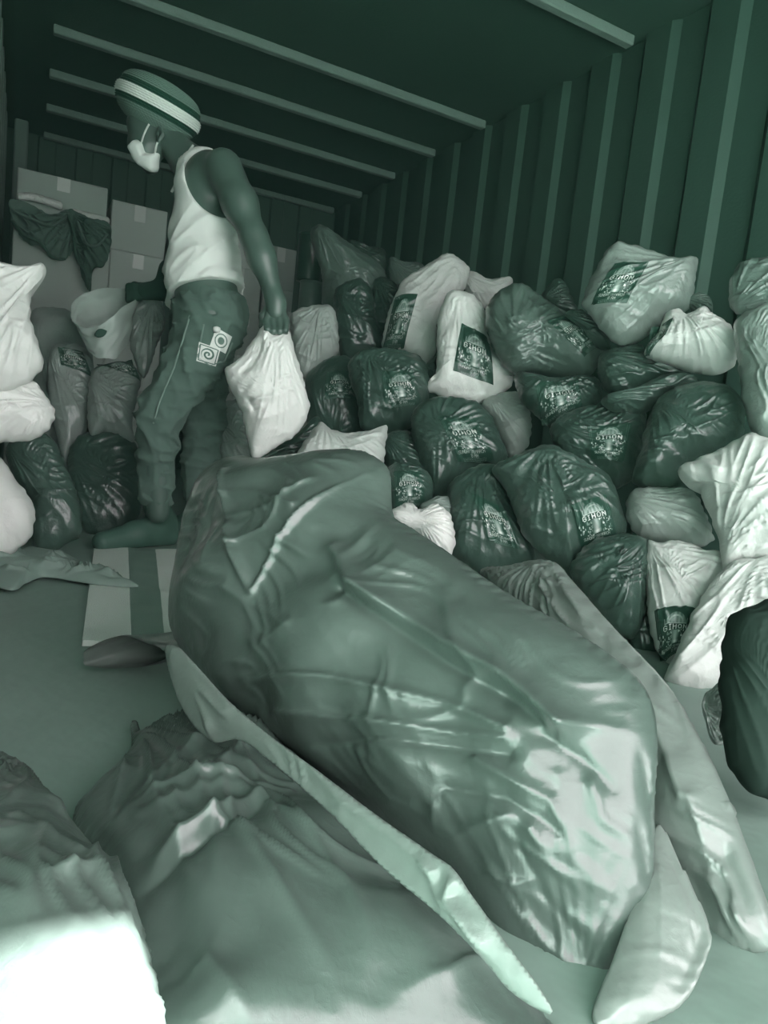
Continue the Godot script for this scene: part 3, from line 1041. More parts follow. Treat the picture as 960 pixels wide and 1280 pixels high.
	bag("plastic_bag", "grey bag with dark print near the white bags at left", "bag", "printed carrier bags in the pile", Vector3(0.198, 0.506, -3.312), Vector3(-0.348, -0.060, -0.041), [-106, 220, -38, 270, 44, 249, 82, 143, 82, 31, 68, -116, 8, -249, -12, -269, -49, -133, -92, 3], {"t": 80, "l": 0.52, "print": [[-75, 222, 22, 219, 72, 118, -55, 145]]})
	bag("plastic_bag", "grey bag with dark printed top in front of the boxes", "bag", "printed carrier bags in the pile", Vector3(0.356, 0.530, -3.174), Vector3(-0.342, -0.112, -0.020), [-107, 106, -40, 170, 40, 183, 95, 137, 83, 26, 74, -83, 89, -162, 32, -151, -32, -135, -90, -142], {"t": 80, "l": 0.5, "print": [[-85, 156, 53, 193, 94, 103, 10, 122]]})
	bag("plastic_bag", "grey bag folded between the open bag and the man", "bag", "", Vector3(0.470, 0.823, -3.210), Vector3(-0.261, -0.146, 0.021), [-70, 145, 32, 186, 76, 87, 47, -24, -3, -179, -55, -79, -80, 59], {"t": 60, "l": 0.5, "fold": 10, "pinch": [17, 151]})
	bag("plastic_bag", "dark glossy bag with a pale bulge below the white bags", "bag", "", Vector3(0.085, 0.206, -2.589), Vector3(-0.452, -0.033, -0.100), [-136, 150, -89, 189, -12, 207, 50, 120, 103, 11, 132, -115, 89, -165, 40, -193, -18, -154, -35, -40, -105, 57], {"t": 90, "l": 0.16, "cross": 8, "b": 60})
	bag("plastic_bag", "plump dark bag on the floor beside the man's boot", "bag", "", Vector3(0.327, 0.198, -3.087), Vector3(-0.436, -0.106, -0.060), [-154, 98, -120, 193, 0, 242, 90, 209, 140, 69, 148, -108, 101, -200, -9, -231, -81, -175, -127, -45], {"t": 90, "l": 0.09, "b": 60})
	last_sack = sack("garbage_sack", "huge dark green plastic sack slumped across the middle foreground", "sack", "", Vector3(0.465, 0.192, -0.951), Vector3(-0.432, -1.062, 0.376), [-304, 417, -249, 417, -161, 385, -63, 373, 4, 364, 53, 340, 79, 303, 80, 230, 126, 187, 179, 141, 275, 56, 359, -7, 423, -67, 441, -108, 440, -155, 427, -218, 416, -285, 402, -342, 380, -392, 364, -419, 346, -440, 322, -443, 302, -433, 284, -418, 239, -390, 202, -341, 167, -293, 93, -251, -38, -170, -145, -106, -214, -58, -291, 9, -357, 82, -349, 172, -350, 287, -338, 371], {"t": 150, "l": 0.17, "b": 90, "fold": 4, "rays": 5, "cross": 4, "way": -0.75, "crumple": 6, "size": 1.1, "lump": 0.12, "mat": film_soft(0.17), "ripple": 0.6, "n": 330, "rows": 104, "backs": 10, "crease": [[11, 34, 48, 128, 90, 62, 215, -30, 297, -84, 357, -142], [10, -24, 70, 56, 214, -56, 304, -113, 340, -145], [5, 12, 292, -142, 212, -106, 61, -65, -118, -46], [4, 10, 291, -154, 122, -125, -70, -96], [6, -9, 290, -172, 122, -144, -26, -142], [3, 12, 65, 290, 26, 240, -11, 186, -85, 75], [6, 16, -202, 332, -165, 239, -124, 159, -89, 80], [5, 8, -178, 271, -101, 254, -20, 208], [4, 7, -147, 220, -66, 218, -8, 262], [4, 7, -124, 159, -63, 175, -37, 240], [14, 30, 340, -141, 386, -140, 428, -147], [8, -14, 330, -151, 364, -175, 394, -209], [7, 8, 192, -226, 180, -248, 206, -256, 285, -236], [7, 11, 309, -248, 325, -288, 369, -311], [5, 7, 243, -295, 272, -306, 297, -301], [6, 9, 329, -336, 350, -348, 355, -373, 373, -384], [8, 9, 417, -253, 399, -305, 401, -347, 380, -385], [6, -8, 291, -268, 303, -315, 336, -357], [10, 12, 108, 235, 89, 159, 69, 112], [10, 12, 429, -144, 443, -191], [9, 11, -132, 86, -9, 13, -120, -22], [6, 9, 173, 136, 304, 14, 412, -76], [6, 9, 374, -200, 380, -241, 407, -268], [6, 9, 250, -174, 332, -220, 346, -268], [6, -8, 208, -204, 286, -219, 337, -252], [5, 8, 276, -338, 298, -366, 331, -389], [6, 8, 377, -279, 359, -320, 380, -344]], "pinch": [314, -432]})
	sack("hem_flap", "", "", "", Vector3(0.076, -0.205, 0.230), Vector3(0.100, -0.239, -0.086), [-292, 172, -260, 174, -222, 152, -136, 97, -54, 55, 30, 18, 118, -22, 188, -51, 212, -61, 232, -81, 270, -117, 293, -138, 304, -156, 268, -148, 238, -127, 192, -100, 129, -71, 50, -24, -37, 19, -106, 48, -169, 47, -242, 94], {"t": 5, "l": 0.4, "b": 4, "fold": 0, "cross": 4, "way": -0.75, "crumple": 1.5, "n": 240, "rows": 22, "backs": 4, "lump": 0.8, "mat": film_soft(0.33), "crease": [[5, 8, 214, -62, 208, -84, 241, -117], [4, 6, -35, 49, 77, -11, 191, -66]]}, last_sack)
	sack("garbage_sack", "long pale green sack lying behind the huge dark sack", "sack", "", Vector3(0.828, 0.094, -0.669), Vector3(-0.566, -1.574, 0.894), [-225, 576, -143, 534, -50, 483, -21, 412, 24, 273, 79, 116, 95, 16, 103, -85, 100, -159, 97, -220, 85, -255, 53, -250, 22, -227, 4, -176, -30, -83, -55, 111, -137, 348], {"t": 60, "l": 0.36, "b": 60, "fold": 10, "crumple": 5, "cross": 7, "way": -1, "n": 220, "rows": 50, "mat": film_soft(0.36), "crease": [[7, 12, -32, 431, 0, 275, 65, 134], [8, 12, 20, 176, 60, 36, 65, -88], [8, -10, -55, 254, 37, 47], [7, 10, 75, -91, 59, -186, 78, -260]], "pinch": [-52, 477]})
	sack("plastic_sheet", "pale smooth plastic sheet spreading under the huge sack's right end", "sheet", "", Vector3(0.646, 0.051, -0.463), Vector3(-1.159, -0.641, 0.194), [33, 118, 42, 66, 47, -9, 30, -42, -5, -80, -41, -98, -84, -108, -104, -96, -63, -35, -12, 45], {"t": 22, "l": 0.48, "b": 20, "fold": 2, "cross": 1.5, "crumple": 1, "n": 160, "rows": 36, "mat": film_soft(0.4), "lump": 0.5})
	sack("garbage_sack", "dark green sack with a knotted corner in the lower left foreground", "sack", "", Vector3(0.255, 0.011, -0.700), Vector3(-1.522, 1.419, -1.897), [-245, 93, -237, 171, -237, 269, -273, 375, -266, 384, -235, 335, -203, 368, -162, 392, -91, 375, -21, 319, 85, 182, 173, 63, 252, -25, 315, -136, 310, -187, -47, -241, -126, -106, -181, -18], {"t": 105, "l": 0.17, "b": 50, "fold": 20, "rays": 6, "cross": 5, "way": -0.5, "crumple": 3, "size": 1.3, "n": 300, "rows": 90, "mat": film_soft(0.17), "crease": [[8, 16, -147, 58, -132, 160, -68, 220], [7, 14, -79, 58, -53, 199], [7, 14, -142, 31, -35, 61, 21, 77], [9, 16, -92, -67, -52, -28, -10, 32], [9, -12, -92, -94, -45, -56, 1, 18], [6, 10, -111, 22, -85, -21], [5, 8, -14, -178, 44, -229, 91, -252]], "pinch": [-256, 349]})
	sack("garbage_sack", "dark sack with a sunlit bottom at the lower left corner", "sack", "", Vector3(0.038, 0.107, -0.608), Vector3(-1.320, 2.027, -2.541), [-233, 230, -178, 274, -94, 194, -24, 124, 34, 65, 75, 11, 109, -47, 142, -110, 153, -145, 36, -188], {"t": 60, "l": 0.22, "b": 50, "fold": 10, "crumple": 3, "cross": 5, "way": -0.6, "n": 200, "rows": 50, "mat": film_soft(0.22), "crease": [[7, 10, 21, -65, 42, -39, 81, -70], [6, 8, -66, 46, 15, -10]], "pinch": [-174, 267]})
	bag("sack", "black sack standing on the floor at the right edge", "sack", "", Vector3(1.100, 0.174, -0.675), Vector3(-0.376, -1.020, 0.327), [-41, 116, -10, 152, 37, 164, 81, 154, 62, -9, 30, -152, -20, -152, -51, -136, -72, -82, -65, 9], {"t": 90, "l": 0.04, "b": 60, "fold": 4, "cross": 2, "crumple": 1, "mat": surface("black_cloth", 0.01, 0.75, {"spec": 0.2, "look": 0.3})})
	bag("plastic_scrap", "crumpled clear plastic scrap beside the black sack", "scrap", "", Vector3(1.187, 0.089, -0.811), Vector3(-0.566, -0.971, 0.374), [-26, 16, 1, 47, 35, 59, 38, 37, 23, -4, 10, -25, 6, -53, -19, -59, -24, -32], {"t": 22, "l": 0.5, "b": 20, "crumple": 14, "fold": 10, "n": 90, "rows": 22})
	bag("cloth", "grey rumpled cloth strip lying on the floor at left", "cloth", "", Vector3(0.064, 0.012, -2.291), Vector3(-1.571, 0.000, 0.000), [-281, 130, -208, 233, -71, 224, -1, 310, 97, 205, 165, -9, 265, -196, 164, -175, 27, -77, -28, -146, -80, -211], {"t": 40, "l": 0.45, "b": 8, "fold": 0, "cross": 16, "way": 0.1, "crumple": 3, "n": 200, "rows": 40, "rim": 0.1, "mat": surface("cloth_grey", 0.5, 0.8)})
	bag("plastic_bag", "white carrier bag hanging from the man's right hand", "bag", "", Vector3(0.763, 0.631, -2.389), Vector3(-0.087, -0.309, 0.093), [-10, 231, 20, 208, 72, 212, 91, 158, 110, 94, 129, 33, 146, -42, 134, -95, 95, -152, 33, -189, -47, -234, -69, -178, -90, -71, -119, -11, -137, 38, -142, 79, -99, 110, -52, 167], {"t": 95, "l": 0.93, "b": 80, "fold": 10, "rays": 8, "cross": 6, "way": 0.35, "crumple": 1.5, "crease": [[12, -22, -87, 52, -44, 96, -17, 145], [7, 9, -118, 40, -39, 58, -12, 123, -11, 198], [8, 12, -40, -38, 41, -23, 82, 5], [8, 10, -27, -106, 54, -77, 100, -36], [9, -12, -66, -39, -45, -71]], "pinch": [39, 214], "mid": [21, -2]})
	floor_things()
	man()


func carton(label: String, at: Vector3, turn: float, s: Vector3, l := 0.42) -> void:
	var o := tag(Node3D.new(), label, "box", "cardboard boxes at the back wall")
	o.name = numbered("cardboard_box")
	add_child(o)
	o.position = at
	o.rotation.y = turn
	var card := surface("card_%d" % roundi(l * 100), minf(0.9, l + 0.34), 0.85, {"spec": 0.2, "bump": 0.1, "relief": weave, "scale": 3.0})
	var body := put("carton", box_mesh(s, 0.006), card, o)
	body.position.y = s.y / 2.0
	var tape := put("tape", box_mesh(Vector3(0.07, s.y * 0.34, 0.003), 0.001), surface("tape", 0.88, 0.3), o)
	tape.position = Vector3(0, s.y * 0.83, s.z / 2.0 + 0.001)
	var seam := put("tape", box_mesh(Vector3(0.07, 0.003, s.z * 0.98), 0.001), surface("tape", 0.88, 0.3), o)
	seam.position = Vector3(0, s.y + 0.001, 0)
	for k in [-1, 1]:
		var flap := put("flap", box_mesh(Vector3(s.x * 0.494, 0.004, s.z * 0.99), 0.001), card, o)
		flap.position = Vector3(k * s.x * 0.25, s.y + 0.0, 0)


func boxes() -> void:
	carton("plain cardboard box topmost in the left stack behind the tangled straps", Vector3(0.177, 1.553, -4.975), 0.0, Vector3(0.477, 0.225, 0.550), 0.36)
	carton("wide cardboard box under the topmost one at the back left", Vector3(0.188, 0.952, -4.975), 0.0, Vector3(0.518, 0.599, 0.550), 0.43)
	carton("lowest cardboard box of the left stack behind the bags", Vector3(0.188, 0.000, -4.975), 0.0, Vector3(0.518, 0.476, 0.550), 0.42)
	carton("cardboard box second from the floor in the left stack", Vector3(0.188, 0.476, -4.975), 0.0, Vector3(0.518, 0.476, 0.550), 0.42)
	carton("cardboard box with tape squares beside the man's chest", Vector3(0.656, 1.514, -5.350), 0.0, Vector3(0.350, 0.309, 0.500), 0.42)
	carton("cardboard box with pale tape label by the man's back hand", Vector3(0.664, 1.234, -5.350), 0.0, Vector3(0.353, 0.278, 0.500), 0.45)
	carton("lowest cardboard box of the middle stack behind the open bag", Vector3(0.664, 0.000, -5.350), 0.0, Vector3(0.353, 0.617, 0.500), 0.42)
	carton("cardboard box third from the top of the middle stack", Vector3(0.664, 0.617, -5.350), 0.0, Vector3(0.353, 0.617, 0.500), 0.42)
	carton("cardboard box corner showing right behind the man's arm", Vector3(1.354, 1.583, -5.450), 0.0, Vector3(0.318, 0.231, 0.500), 0.46)
	carton("cardboard box with small label behind the man's elbow", Vector3(1.374, 1.280, -5.450), 0.0, Vector3(0.339, 0.302, 0.500), 0.44)
	carton("cardboard box behind the hanging white bag's handle", Vector3(1.441, 0.961, -5.450), 0.0, Vector3(0.494, 0.326, 0.500), 0.38)
	carton("lowest cardboard box behind the man's hip", Vector3(1.441, 0.000, -5.450), 0.0, Vector3(0.494, 0.961, 0.500), 0.42)
	carton("cardboard box standing right of the man's forearm", Vector3(1.803, 1.556, -5.825), 0.0, Vector3(0.258, 0.325, 0.450), 0.36)
	carton("cardboard box under the pale drum at the back", Vector3(1.624, 0.0, -4.356), 0.0, Vector3(0.42, 1.174, 0.42), 0.42)
	carton("lowest cardboard box right of the man's forearm", Vector3(1.803, 0.000, -5.825), 0.0, Vector3(0.258, 0.778, 0.450), 0.42)
	carton("cardboard box under the one right of the man's forearm", Vector3(1.803, 0.778, -5.825), 0.0, Vector3(0.258, 0.778, 0.450), 0.42)


func floor_things() -> void:
	roll("pale plastic drum standing by the tall grey bag", Vector3(1.624, 1.180, -4.356), 0.077, 0.239, 0.42)
	roll("dark glossy roll standing on the pale drum", Vector3(1.608, 1.423, -4.398), 0.080, 0.295, 0.12)
	var tangle := tag(Node3D.new(), "tangled dark straps with shiny wrapped tubes hanging over the cardboard boxes", "straps")
	tangle.name = numbered("strap_tangle")
	add_child(tangle)
	put("wrapped_tube", tube_mesh([Vector3(-0.054, 1.610, -4.660), Vector3(0.018, 1.627, -4.660), Vector3(0.100, 1.620, -4.660), Vector3(0.175, 1.611, -4.660)], 0.022, 10, 0.6, 1.00), surface("wrap", 0.97, 0.3, {"bump": 0.5, "scale": 4.0, "coat": 0.5}), tangle)
	put("wrapped_tube", tube_mesh([Vector3(0.219, 1.590, -4.660), Vector3(0.292, 1.589, -4.660), Vector3(0.366, 1.588, -4.660), Vector3(0.432, 1.584, -4.660)], 0.022, 10, 0.6, 1.00), surface("wrap", 0.97, 0.3, {"bump": 0.5, "scale": 4.0, "coat": 0.5}), tangle)
	put("wrapped_tube", tube_mesh([Vector3(0.264, 1.538, -4.660), Vector3(0.338, 1.531, -4.660), Vector3(0.417, 1.531, -4.660)], 0.018, 10, 0.6, 1.00), surface("wrap", 0.97, 0.3, {"bump": 0.5, "scale": 4.0, "coat": 0.5}), tangle)
	put("wrapped_tube", tube_mesh([Vector3(0.327, 1.493, -4.660), Vector3(0.399, 1.471, -4.660), Vector3(0.425, 1.468, -4.660)], 0.014, 10, 0.6, 1.00), surface("wrap", 0.97, 0.3, {"bump": 0.5, "scale": 4.0, "coat": 0.5}), tangle)
	bag("draped_cloth", "", "", "", Vector3(0.171, 1.419, -4.640), Vector3(-0.000, 0.000, 0.120), [-242, 190, -131, 177, -44, 135, 55, 172, 81, 131, 90, 8, 31, -95, -45, -101, -107, -44, -172, -33, -229, 56], {"t": 30, "b": 10, "l": 0.34, "n": 150, "rows": 36, "fold": 45, "pinch": [74, 147], "rays": 4, "cross": 30, "way": -0.6, "crumple": 6, "seed": 3, "mat": surface("drape_3", 0.34, 0.6)}, tangle)
	bag("draped_cloth", "", "", "", Vector3(0.171, 1.419, -4.630), Vector3(-0.000, 0.000, 0.120), [50, 171, 159, 139, 272, 115, 273, -2, 230, -124, 165, -156, 144, -276, 108, -224, 89, -126, 64, 6], {"t": 30, "b": 10, "l": 0.24, "n": 150, "rows": 36, "fold": 45, "pinch": [74, 147], "rays": 4, "cross": 30, "way": -0.6, "crumple": 6, "seed": 8, "mat": surface("drape_8", 0.24, 0.6)}, tangle)
	put("strap", tube_mesh([Vector3(0.199, 1.558, -4.590), Vector3(0.238, 1.460, -4.590), Vector3(0.252, 1.347, -4.590), Vector3(0.308, 1.250, -4.590), Vector3(0.330, 1.163, -4.590)], 0.016, 10, 0.6, 0.50), surface("strap_dark", 0.2, 0.6), tangle)
	put("strap", tube_mesh([Vector3(-0.079, 1.460, -4.590), Vector3(-0.014, 1.397, -4.590), Vector3(0.068, 1.371, -4.590), Vector3(0.136, 1.306, -4.590), Vector3(0.203, 1.310, -4.590)], 0.016, 10, 0.6, 0.50), surface("strap_dark", 0.2, 0.6), tangle)
	put("strap", tube_mesh([Vector3(0.250, 1.532, -4.580), Vector3(0.307, 1.420, -4.580), Vector3(0.367, 1.423, -4.580), Vector3(0.416, 1.497, -4.580)], 0.016, 10, 0.6, 0.50), surface("strap_grey", 0.36, 0.55), tangle)
	put("strap", tube_mesh([Vector3(-0.082, 1.519, -4.590), Vector3(0.022, 1.491, -4.590), Vector3(0.120, 1.478, -4.590), Vector3(0.200, 1.549, -4.590)], 0.016, 10, 0.6, 0.50), surface("strap_grey", 0.36, 0.55), tangle)
	var mat_o := tag(Node3D.new(), "white and grey striped woven mat lying flat before the man's boot", "mat")
	mat_o.name = numbered("striped_mat")
	add_child(mat_o)
	slab([Vector3(0.263, 0.004, -2.708), Vector3(0.377, 0.004, -2.687), Vector3(0.245, 0.004, -1.600), Vector3(0.143, 0.004, -1.615)], 0.004, surface("mat_white", .85, 0.6, {"bump": 0.2, "relief": weave, "scale": 2.0}), mat_o)
	slab([Vector3(0.377, 0.004, -2.687), Vector3(0.471, 0.004, -2.664), Vector3(0.317, 0.004, -1.589), Vector3(0.245, 0.004, -1.600)], 0.004, surface("mat_grey", .42, 0.6, {"bump": 0.2, "relief": weave, "scale": 2.0}), mat_o)
	slab([Vector3(0.471, 0.004, -2.664), Vector3(0.560, 0.004, -2.640), Vector3(0.373, 0.004, -1.580), Vector3(0.317, 0.004, -1.589)], 0.004, surface("mat_white", .85, 0.6, {"bump": 0.2, "relief": weave, "scale": 2.0}), mat_o)
	slab([Vector3(0.560, 0.004, -2.640), Vector3(0.615, 0.004, -2.614), Vector3(0.416, 0.004, -1.573), Vector3(0.373, 0.004, -1.580)], 0.004, surface("mat_grey", .42, 0.6, {"bump": 0.2, "relief": weave, "scale": 2.0}), mat_o)
	var open_bag := mouth("plastic_bag", "open grey bag with cut handle held by the man's far hand", "bag", [Vector3(0.168, 0.862, -3.171), Vector3(0.198, 0.952, -3.282), Vector3(0.282, 1.003, -3.312), Vector3(0.375, 1.015, -3.264), Vector3(0.419, 0.978, -3.167), Vector3(0.347, 0.910, -3.059), Vector3(0.282, 0.840, -3.028), Vector3(0.212, 0.811, -3.084)], [Vector3(0.213, 0.785, -3.159), Vector3(0.250, 0.839, -3.284), Vector3(0.314, 0.850, -3.297), Vector3(0.372, 0.849, -3.243), Vector3(0.391, 0.798, -3.135), Vector3(0.340, 0.715, -3.036), Vector3(0.292, 0.702, -3.026), Vector3(0.248, 0.713, -3.074)], surface("open_film", 0.66, 0.45, {"spec": 0.4}))
	bag("handle_slot", "", "", "", Vector3(0.273, 0.789, -3.028), Vector3(-0.022, -0.090, 0.107), [-23, 5, -5, 21, 19, 22, 30, 10, 17, -2, -12, -10], {"t": 2, "b": 2, "l": 0.1, "n": 48, "rows": 5, "fold": 0, "cross": 0, "crumple": 0, "mat": surface("slot_dark", 0.08, 0.8)}, open_bag)
	mouth("sheet_fold", "grey plastic sheet folded open on the floor by the striped mat", "sheet", [Vector3(0.132, 0.028, -1.442), Vector3(0.140, 0.066, -1.420), Vector3(0.192, 0.093, -1.396), Vector3(0.248, 0.082, -1.365), Vector3(0.279, 0.066, -1.346), Vector3(0.246, 0.034, -1.382), Vector3(0.197, 0.023, -1.407), Vector3(0.152, 0.019, -1.430)], [Vector3(0.310, 0.048, -1.491), Vector3(0.315, 0.059, -1.489), Vector3(0.327, 0.069, -1.484), Vector3(0.346, 0.069, -1.474), Vector3(0.356, 0.053, -1.467), Vector3(0.351, 0.022, -1.465), Vector3(0.336, 0.010, -1.472), Vector3(0.317, 0.018, -1.483)], film_soft(0.3))


func man() -> void:
	var person := tag(Node3D.new(), "man in white tank top, jeans, striped knit hat and face mask carrying a white bag", "person")
	person.name = numbered("person")
	add_child(person)
	var base := Vector3(0.503, 0.000, -2.746)
	person.position = base
	var trunk := [[Vector3(0.610, 0.888, -2.677), 0.118, Vector3(0.634, 0.906, -2.838), 0.118], [Vector3(0.583, 1.033, -2.722), 0.108, Vector3(0.610, 1.056, -2.848), 0.108], [Vector3(0.579, 1.193, -2.735), 0.105, Vector3(0.608, 1.227, -2.884), 0.105], [Vector3(0.582, 1.337, -2.741), 0.098, Vector3(0.610, 1.385, -2.916), 0.098], [Vector3(0.575, 1.403, -2.697), 0.066, Vector3(0.603, 1.480, -3.001), 0.066], [Vector3(0.610, 0.888, -2.677), 0.115, Vector3(0.581, 1.076, -2.717), 0.105], [Vector3(0.581, 1.076, -2.717), 0.105, Vector3(0.582, 1.337, -2.741), 0.095], [Vector3(0.632, 0.905, -2.827), 0.115, Vector3(0.613, 1.104, -2.864), 0.105], [Vector3(0.613, 1.104, -2.864), 0.105, Vector3(0.610, 1.385, -2.916), 0.095], [Vector3(0.595, 1.407, -2.835), 0.085, Vector3(0.534, 1.459, -2.875), 0.062]]
	var neck := [[Vector3(0.545, 1.452, -2.868), 0.062, Vector3(0.466, 1.539, -2.922), 0.056]]
	var legs := [[Vector3(0.607, 0.848, -2.650), 0.100, Vector3(0.449, 0.497, -2.675), 0.065], [Vector3(0.449, 0.497, -2.675), 0.065, Vector3(0.475, 0.145, -2.693), 0.042], [Vector3(0.629, 0.876, -2.847), 0.100, Vector3(0.660, 0.502, -2.871), 0.065], [Vector3(0.660, 0.502, -2.871), 0.065, Vector3(0.670, 0.128, -2.849), 0.042]]
	var right_arm := [[Vector3(0.604, 1.393, -2.612), 0.066, Vector3(0.650, 1.263, -2.524), 0.058], [Vector3(0.650, 1.263, -2.524), 0.058, Vector3(0.693, 1.145, -2.462), 0.043], [Vector3(0.693, 1.145, -2.462), 0.044, Vector3(0.718, 1.082, -2.440), 0.045], [Vector3(0.718, 1.082, -2.440), 0.045, Vector3(0.768, 0.935, -2.394), 0.028], [Vector3(0.768, 0.935, -2.394), 0.030, Vector3(0.769, 0.897, -2.388), 0.032]]
	var left_arm := [[Vector3(0.587, 1.497, -3.080), 0.060, Vector3(0.558, 1.197, -3.123), 0.042], [Vector3(0.558, 1.197, -3.123), 0.042, Vector3(0.519, 1.023, -3.143), 0.036], [Vector3(0.519, 1.023, -3.143), 0.036, Vector3(0.442, 1.004, -3.159), 0.028]]
	var hand := [[Vector3(0.758, 0.918, -2.396), 0.017, Vector3(0.737, 0.865, -2.387), 0.013], [Vector3(0.737, 0.865, -2.387), 0.013, Vector3(0.736, 0.836, -2.363), 0.011], [Vector3(0.736, 0.836, -2.363), 0.011, Vector3(0.747, 0.829, -2.390), 0.010], [Vector3(0.747, 0.829, -2.390), 0.010, Vector3(0.752, 0.850, -2.411), 0.009], [Vector3(0.765, 0.919, -2.393), 0.017, Vector3(0.757, 0.867, -2.377), 0.013], [Vector3(0.757, 0.867, -2.377), 0.013, Vector3(0.754, 0.833, -2.353), 0.011], [Vector3(0.754, 0.833, -2.353), 0.011, Vector3(0.764, 0.831, -2.381), 0.011], [Vector3(0.764, 0.831, -2.381), 0.011, Vector3(0.769, 0.852, -2.402), 0.010], [Vector3(0.772, 0.919, -2.389), 0.017, Vector3(0.776, 0.870, -2.367), 0.013], [Vector3(0.776, 0.870, -2.367), 0.013, Vector3(0.772, 0.835, -2.344), 0.011], [Vector3(0.772, 0.835, -2.344), 0.011, Vector3(0.782, 0.833, -2.372), 0.010], [Vector3(0.782, 0.833, -2.372), 0.010, Vector3(0.787, 0.854, -2.393), 0.009], [Vector3(0.779, 0.920, -2.386), 0.017, Vector3(0.796, 0.872, -2.357), 0.013], [Vector3(0.796, 0.872, -2.357), 0.013, Vector3(0.789, 0.840, -2.335), 0.010], [Vector3(0.789, 0.840, -2.335), 0.010, Vector3(0.799, 0.835, -2.364), 0.009], [Vector3(0.799, 0.835, -2.364), 0.009, Vector3(0.804, 0.857, -2.384), 0.008], [Vector3(0.768, 0.935, -2.394), 0.026, Vector3(0.769, 0.908, -2.389), 0.026], [Vector3(0.750, 0.912, -2.412), 0.017, Vector3(0.733, 0.883, -2.422), 0.014], [Vector3(0.733, 0.883, -2.422), 0.013, Vector3(0.733, 0.850, -2.412), 0.012], [Vector3(0.733, 0.850, -2.412), 0.012, Vector3(0.745, 0.834, -2.392), 0.010]]
	var far_hand := [[Vector3(0.447, 1.005, -3.156), 0.028, Vector3(0.418, 1.001, -3.171), 0.028], [Vector3(0.435, 1.017, -3.164), 0.014, Vector3(0.402, 1.020, -3.159), 0.012], [Vector3(0.402, 1.020, -3.159), 0.011, Vector3(0.383, 1.015, -3.174), 0.011], [Vector3(0.383, 1.015, -3.174), 0.011, Vector3(0.384, 1.013, -3.208), 0.009], [Vector3(0.435, 1.008, -3.162), 0.014, Vector3(0.403, 1.004, -3.156), 0.012], [Vector3(0.403, 1.004, -3.156), 0.011, Vector3(0.383, 0.999, -3.172), 0.011], [Vector3(0.383, 0.999, -3.172), 0.011, Vector3(0.385, 0.996, -3.205), 0.009], [Vector3(0.436, 0.996, -3.161), 0.014, Vector3(0.404, 0.984, -3.153), 0.012], [Vector3(0.404, 0.984, -3.153), 0.011, Vector3(0.384, 0.979, -3.169), 0.011], [Vector3(0.384, 0.979, -3.169), 0.011, Vector3(0.385, 0.976, -3.202), 0.009], [Vector3(0.436, 0.986, -3.159), 0.014, Vector3(0.404, 0.967, -3.151), 0.012], [Vector3(0.404, 0.967, -3.151), 0.011, Vector3(0.385, 0.962, -3.166), 0.011], [Vector3(0.385, 0.962, -3.166), 0.011, Vector3(0.386, 0.960, -3.199), 0.009], [Vector3(0.436, 1.025, -3.176), 0.014, Vector3(0.409, 1.031, -3.214), 0.011], [Vector3(0.409, 1.031, -3.214), 0.011, Vector3(0.390, 1.016, -3.228), 0.009]]
	var head := [[Vector3(0.422, 1.624, -2.957), 0.088, Vector3(0.422, 1.624, -2.957), 0.088], [Vector3(0.388, 1.584, -2.969), 0.070, Vector3(0.392, 1.506, -2.957), 0.055], [Vector3(0.392, 1.488, -2.954), 0.050, Vector3(0.405, 1.438, -2.941), 0.032], [Vector3(0.352, 1.555, -2.985), 0.020, Vector3(0.335, 1.514, -2.988), 0.013], [Vector3(0.346, 1.579, -2.957), 0.022, Vector3(0.354, 1.603, -3.024), 0.022], [Vector3(0.466, 1.539, -2.922), 0.056, Vector3(0.432, 1.583, -2.946), 0.060]]
	var ear := [[Vector3(0.418, 1.551, -2.854), 0.008, Vector3(0.427, 1.528, -2.844), 0.007], [Vector3(0.427, 1.528, -2.844), 0.007, Vector3(0.415, 1.502, -2.852), 0.008], [Vector3(0.414, 1.540, -2.861), 0.008, Vector3(0.413, 1.517, -2.860), 0.008]]
	var jean_bones := [[Vector3(0.610, 0.894, -2.678), 0.128, Vector3(0.634, 0.913, -2.839), 0.128], [Vector3(0.612, 0.849, -2.659), 0.128, Vector3(0.553, 0.704, -2.648), 0.100], [Vector3(0.553, 0.704, -2.648), 0.100, Vector3(0.451, 0.503, -2.674), 0.078], [Vector3(0.451, 0.503, -2.674), 0.079, Vector3(0.456, 0.385, -2.690), 0.070], [Vector3(0.456, 0.385, -2.690), 0.070, Vector3(0.471, 0.161, -2.709), 0.056], [Vector3(0.638, 0.877, -2.843), 0.120, Vector3(0.658, 0.502, -2.861), 0.080], [Vector3(0.658, 0.502, -2.861), 0.080, Vector3(0.660, 0.340, -2.861), 0.070], [Vector3(0.660, 0.340, -2.861), 0.070, Vector3(0.667, 0.122, -2.850), 0.060], [Vector3(0.610, 0.934, -2.694), 0.120, Vector3(0.630, 0.951, -2.834), 0.120]]
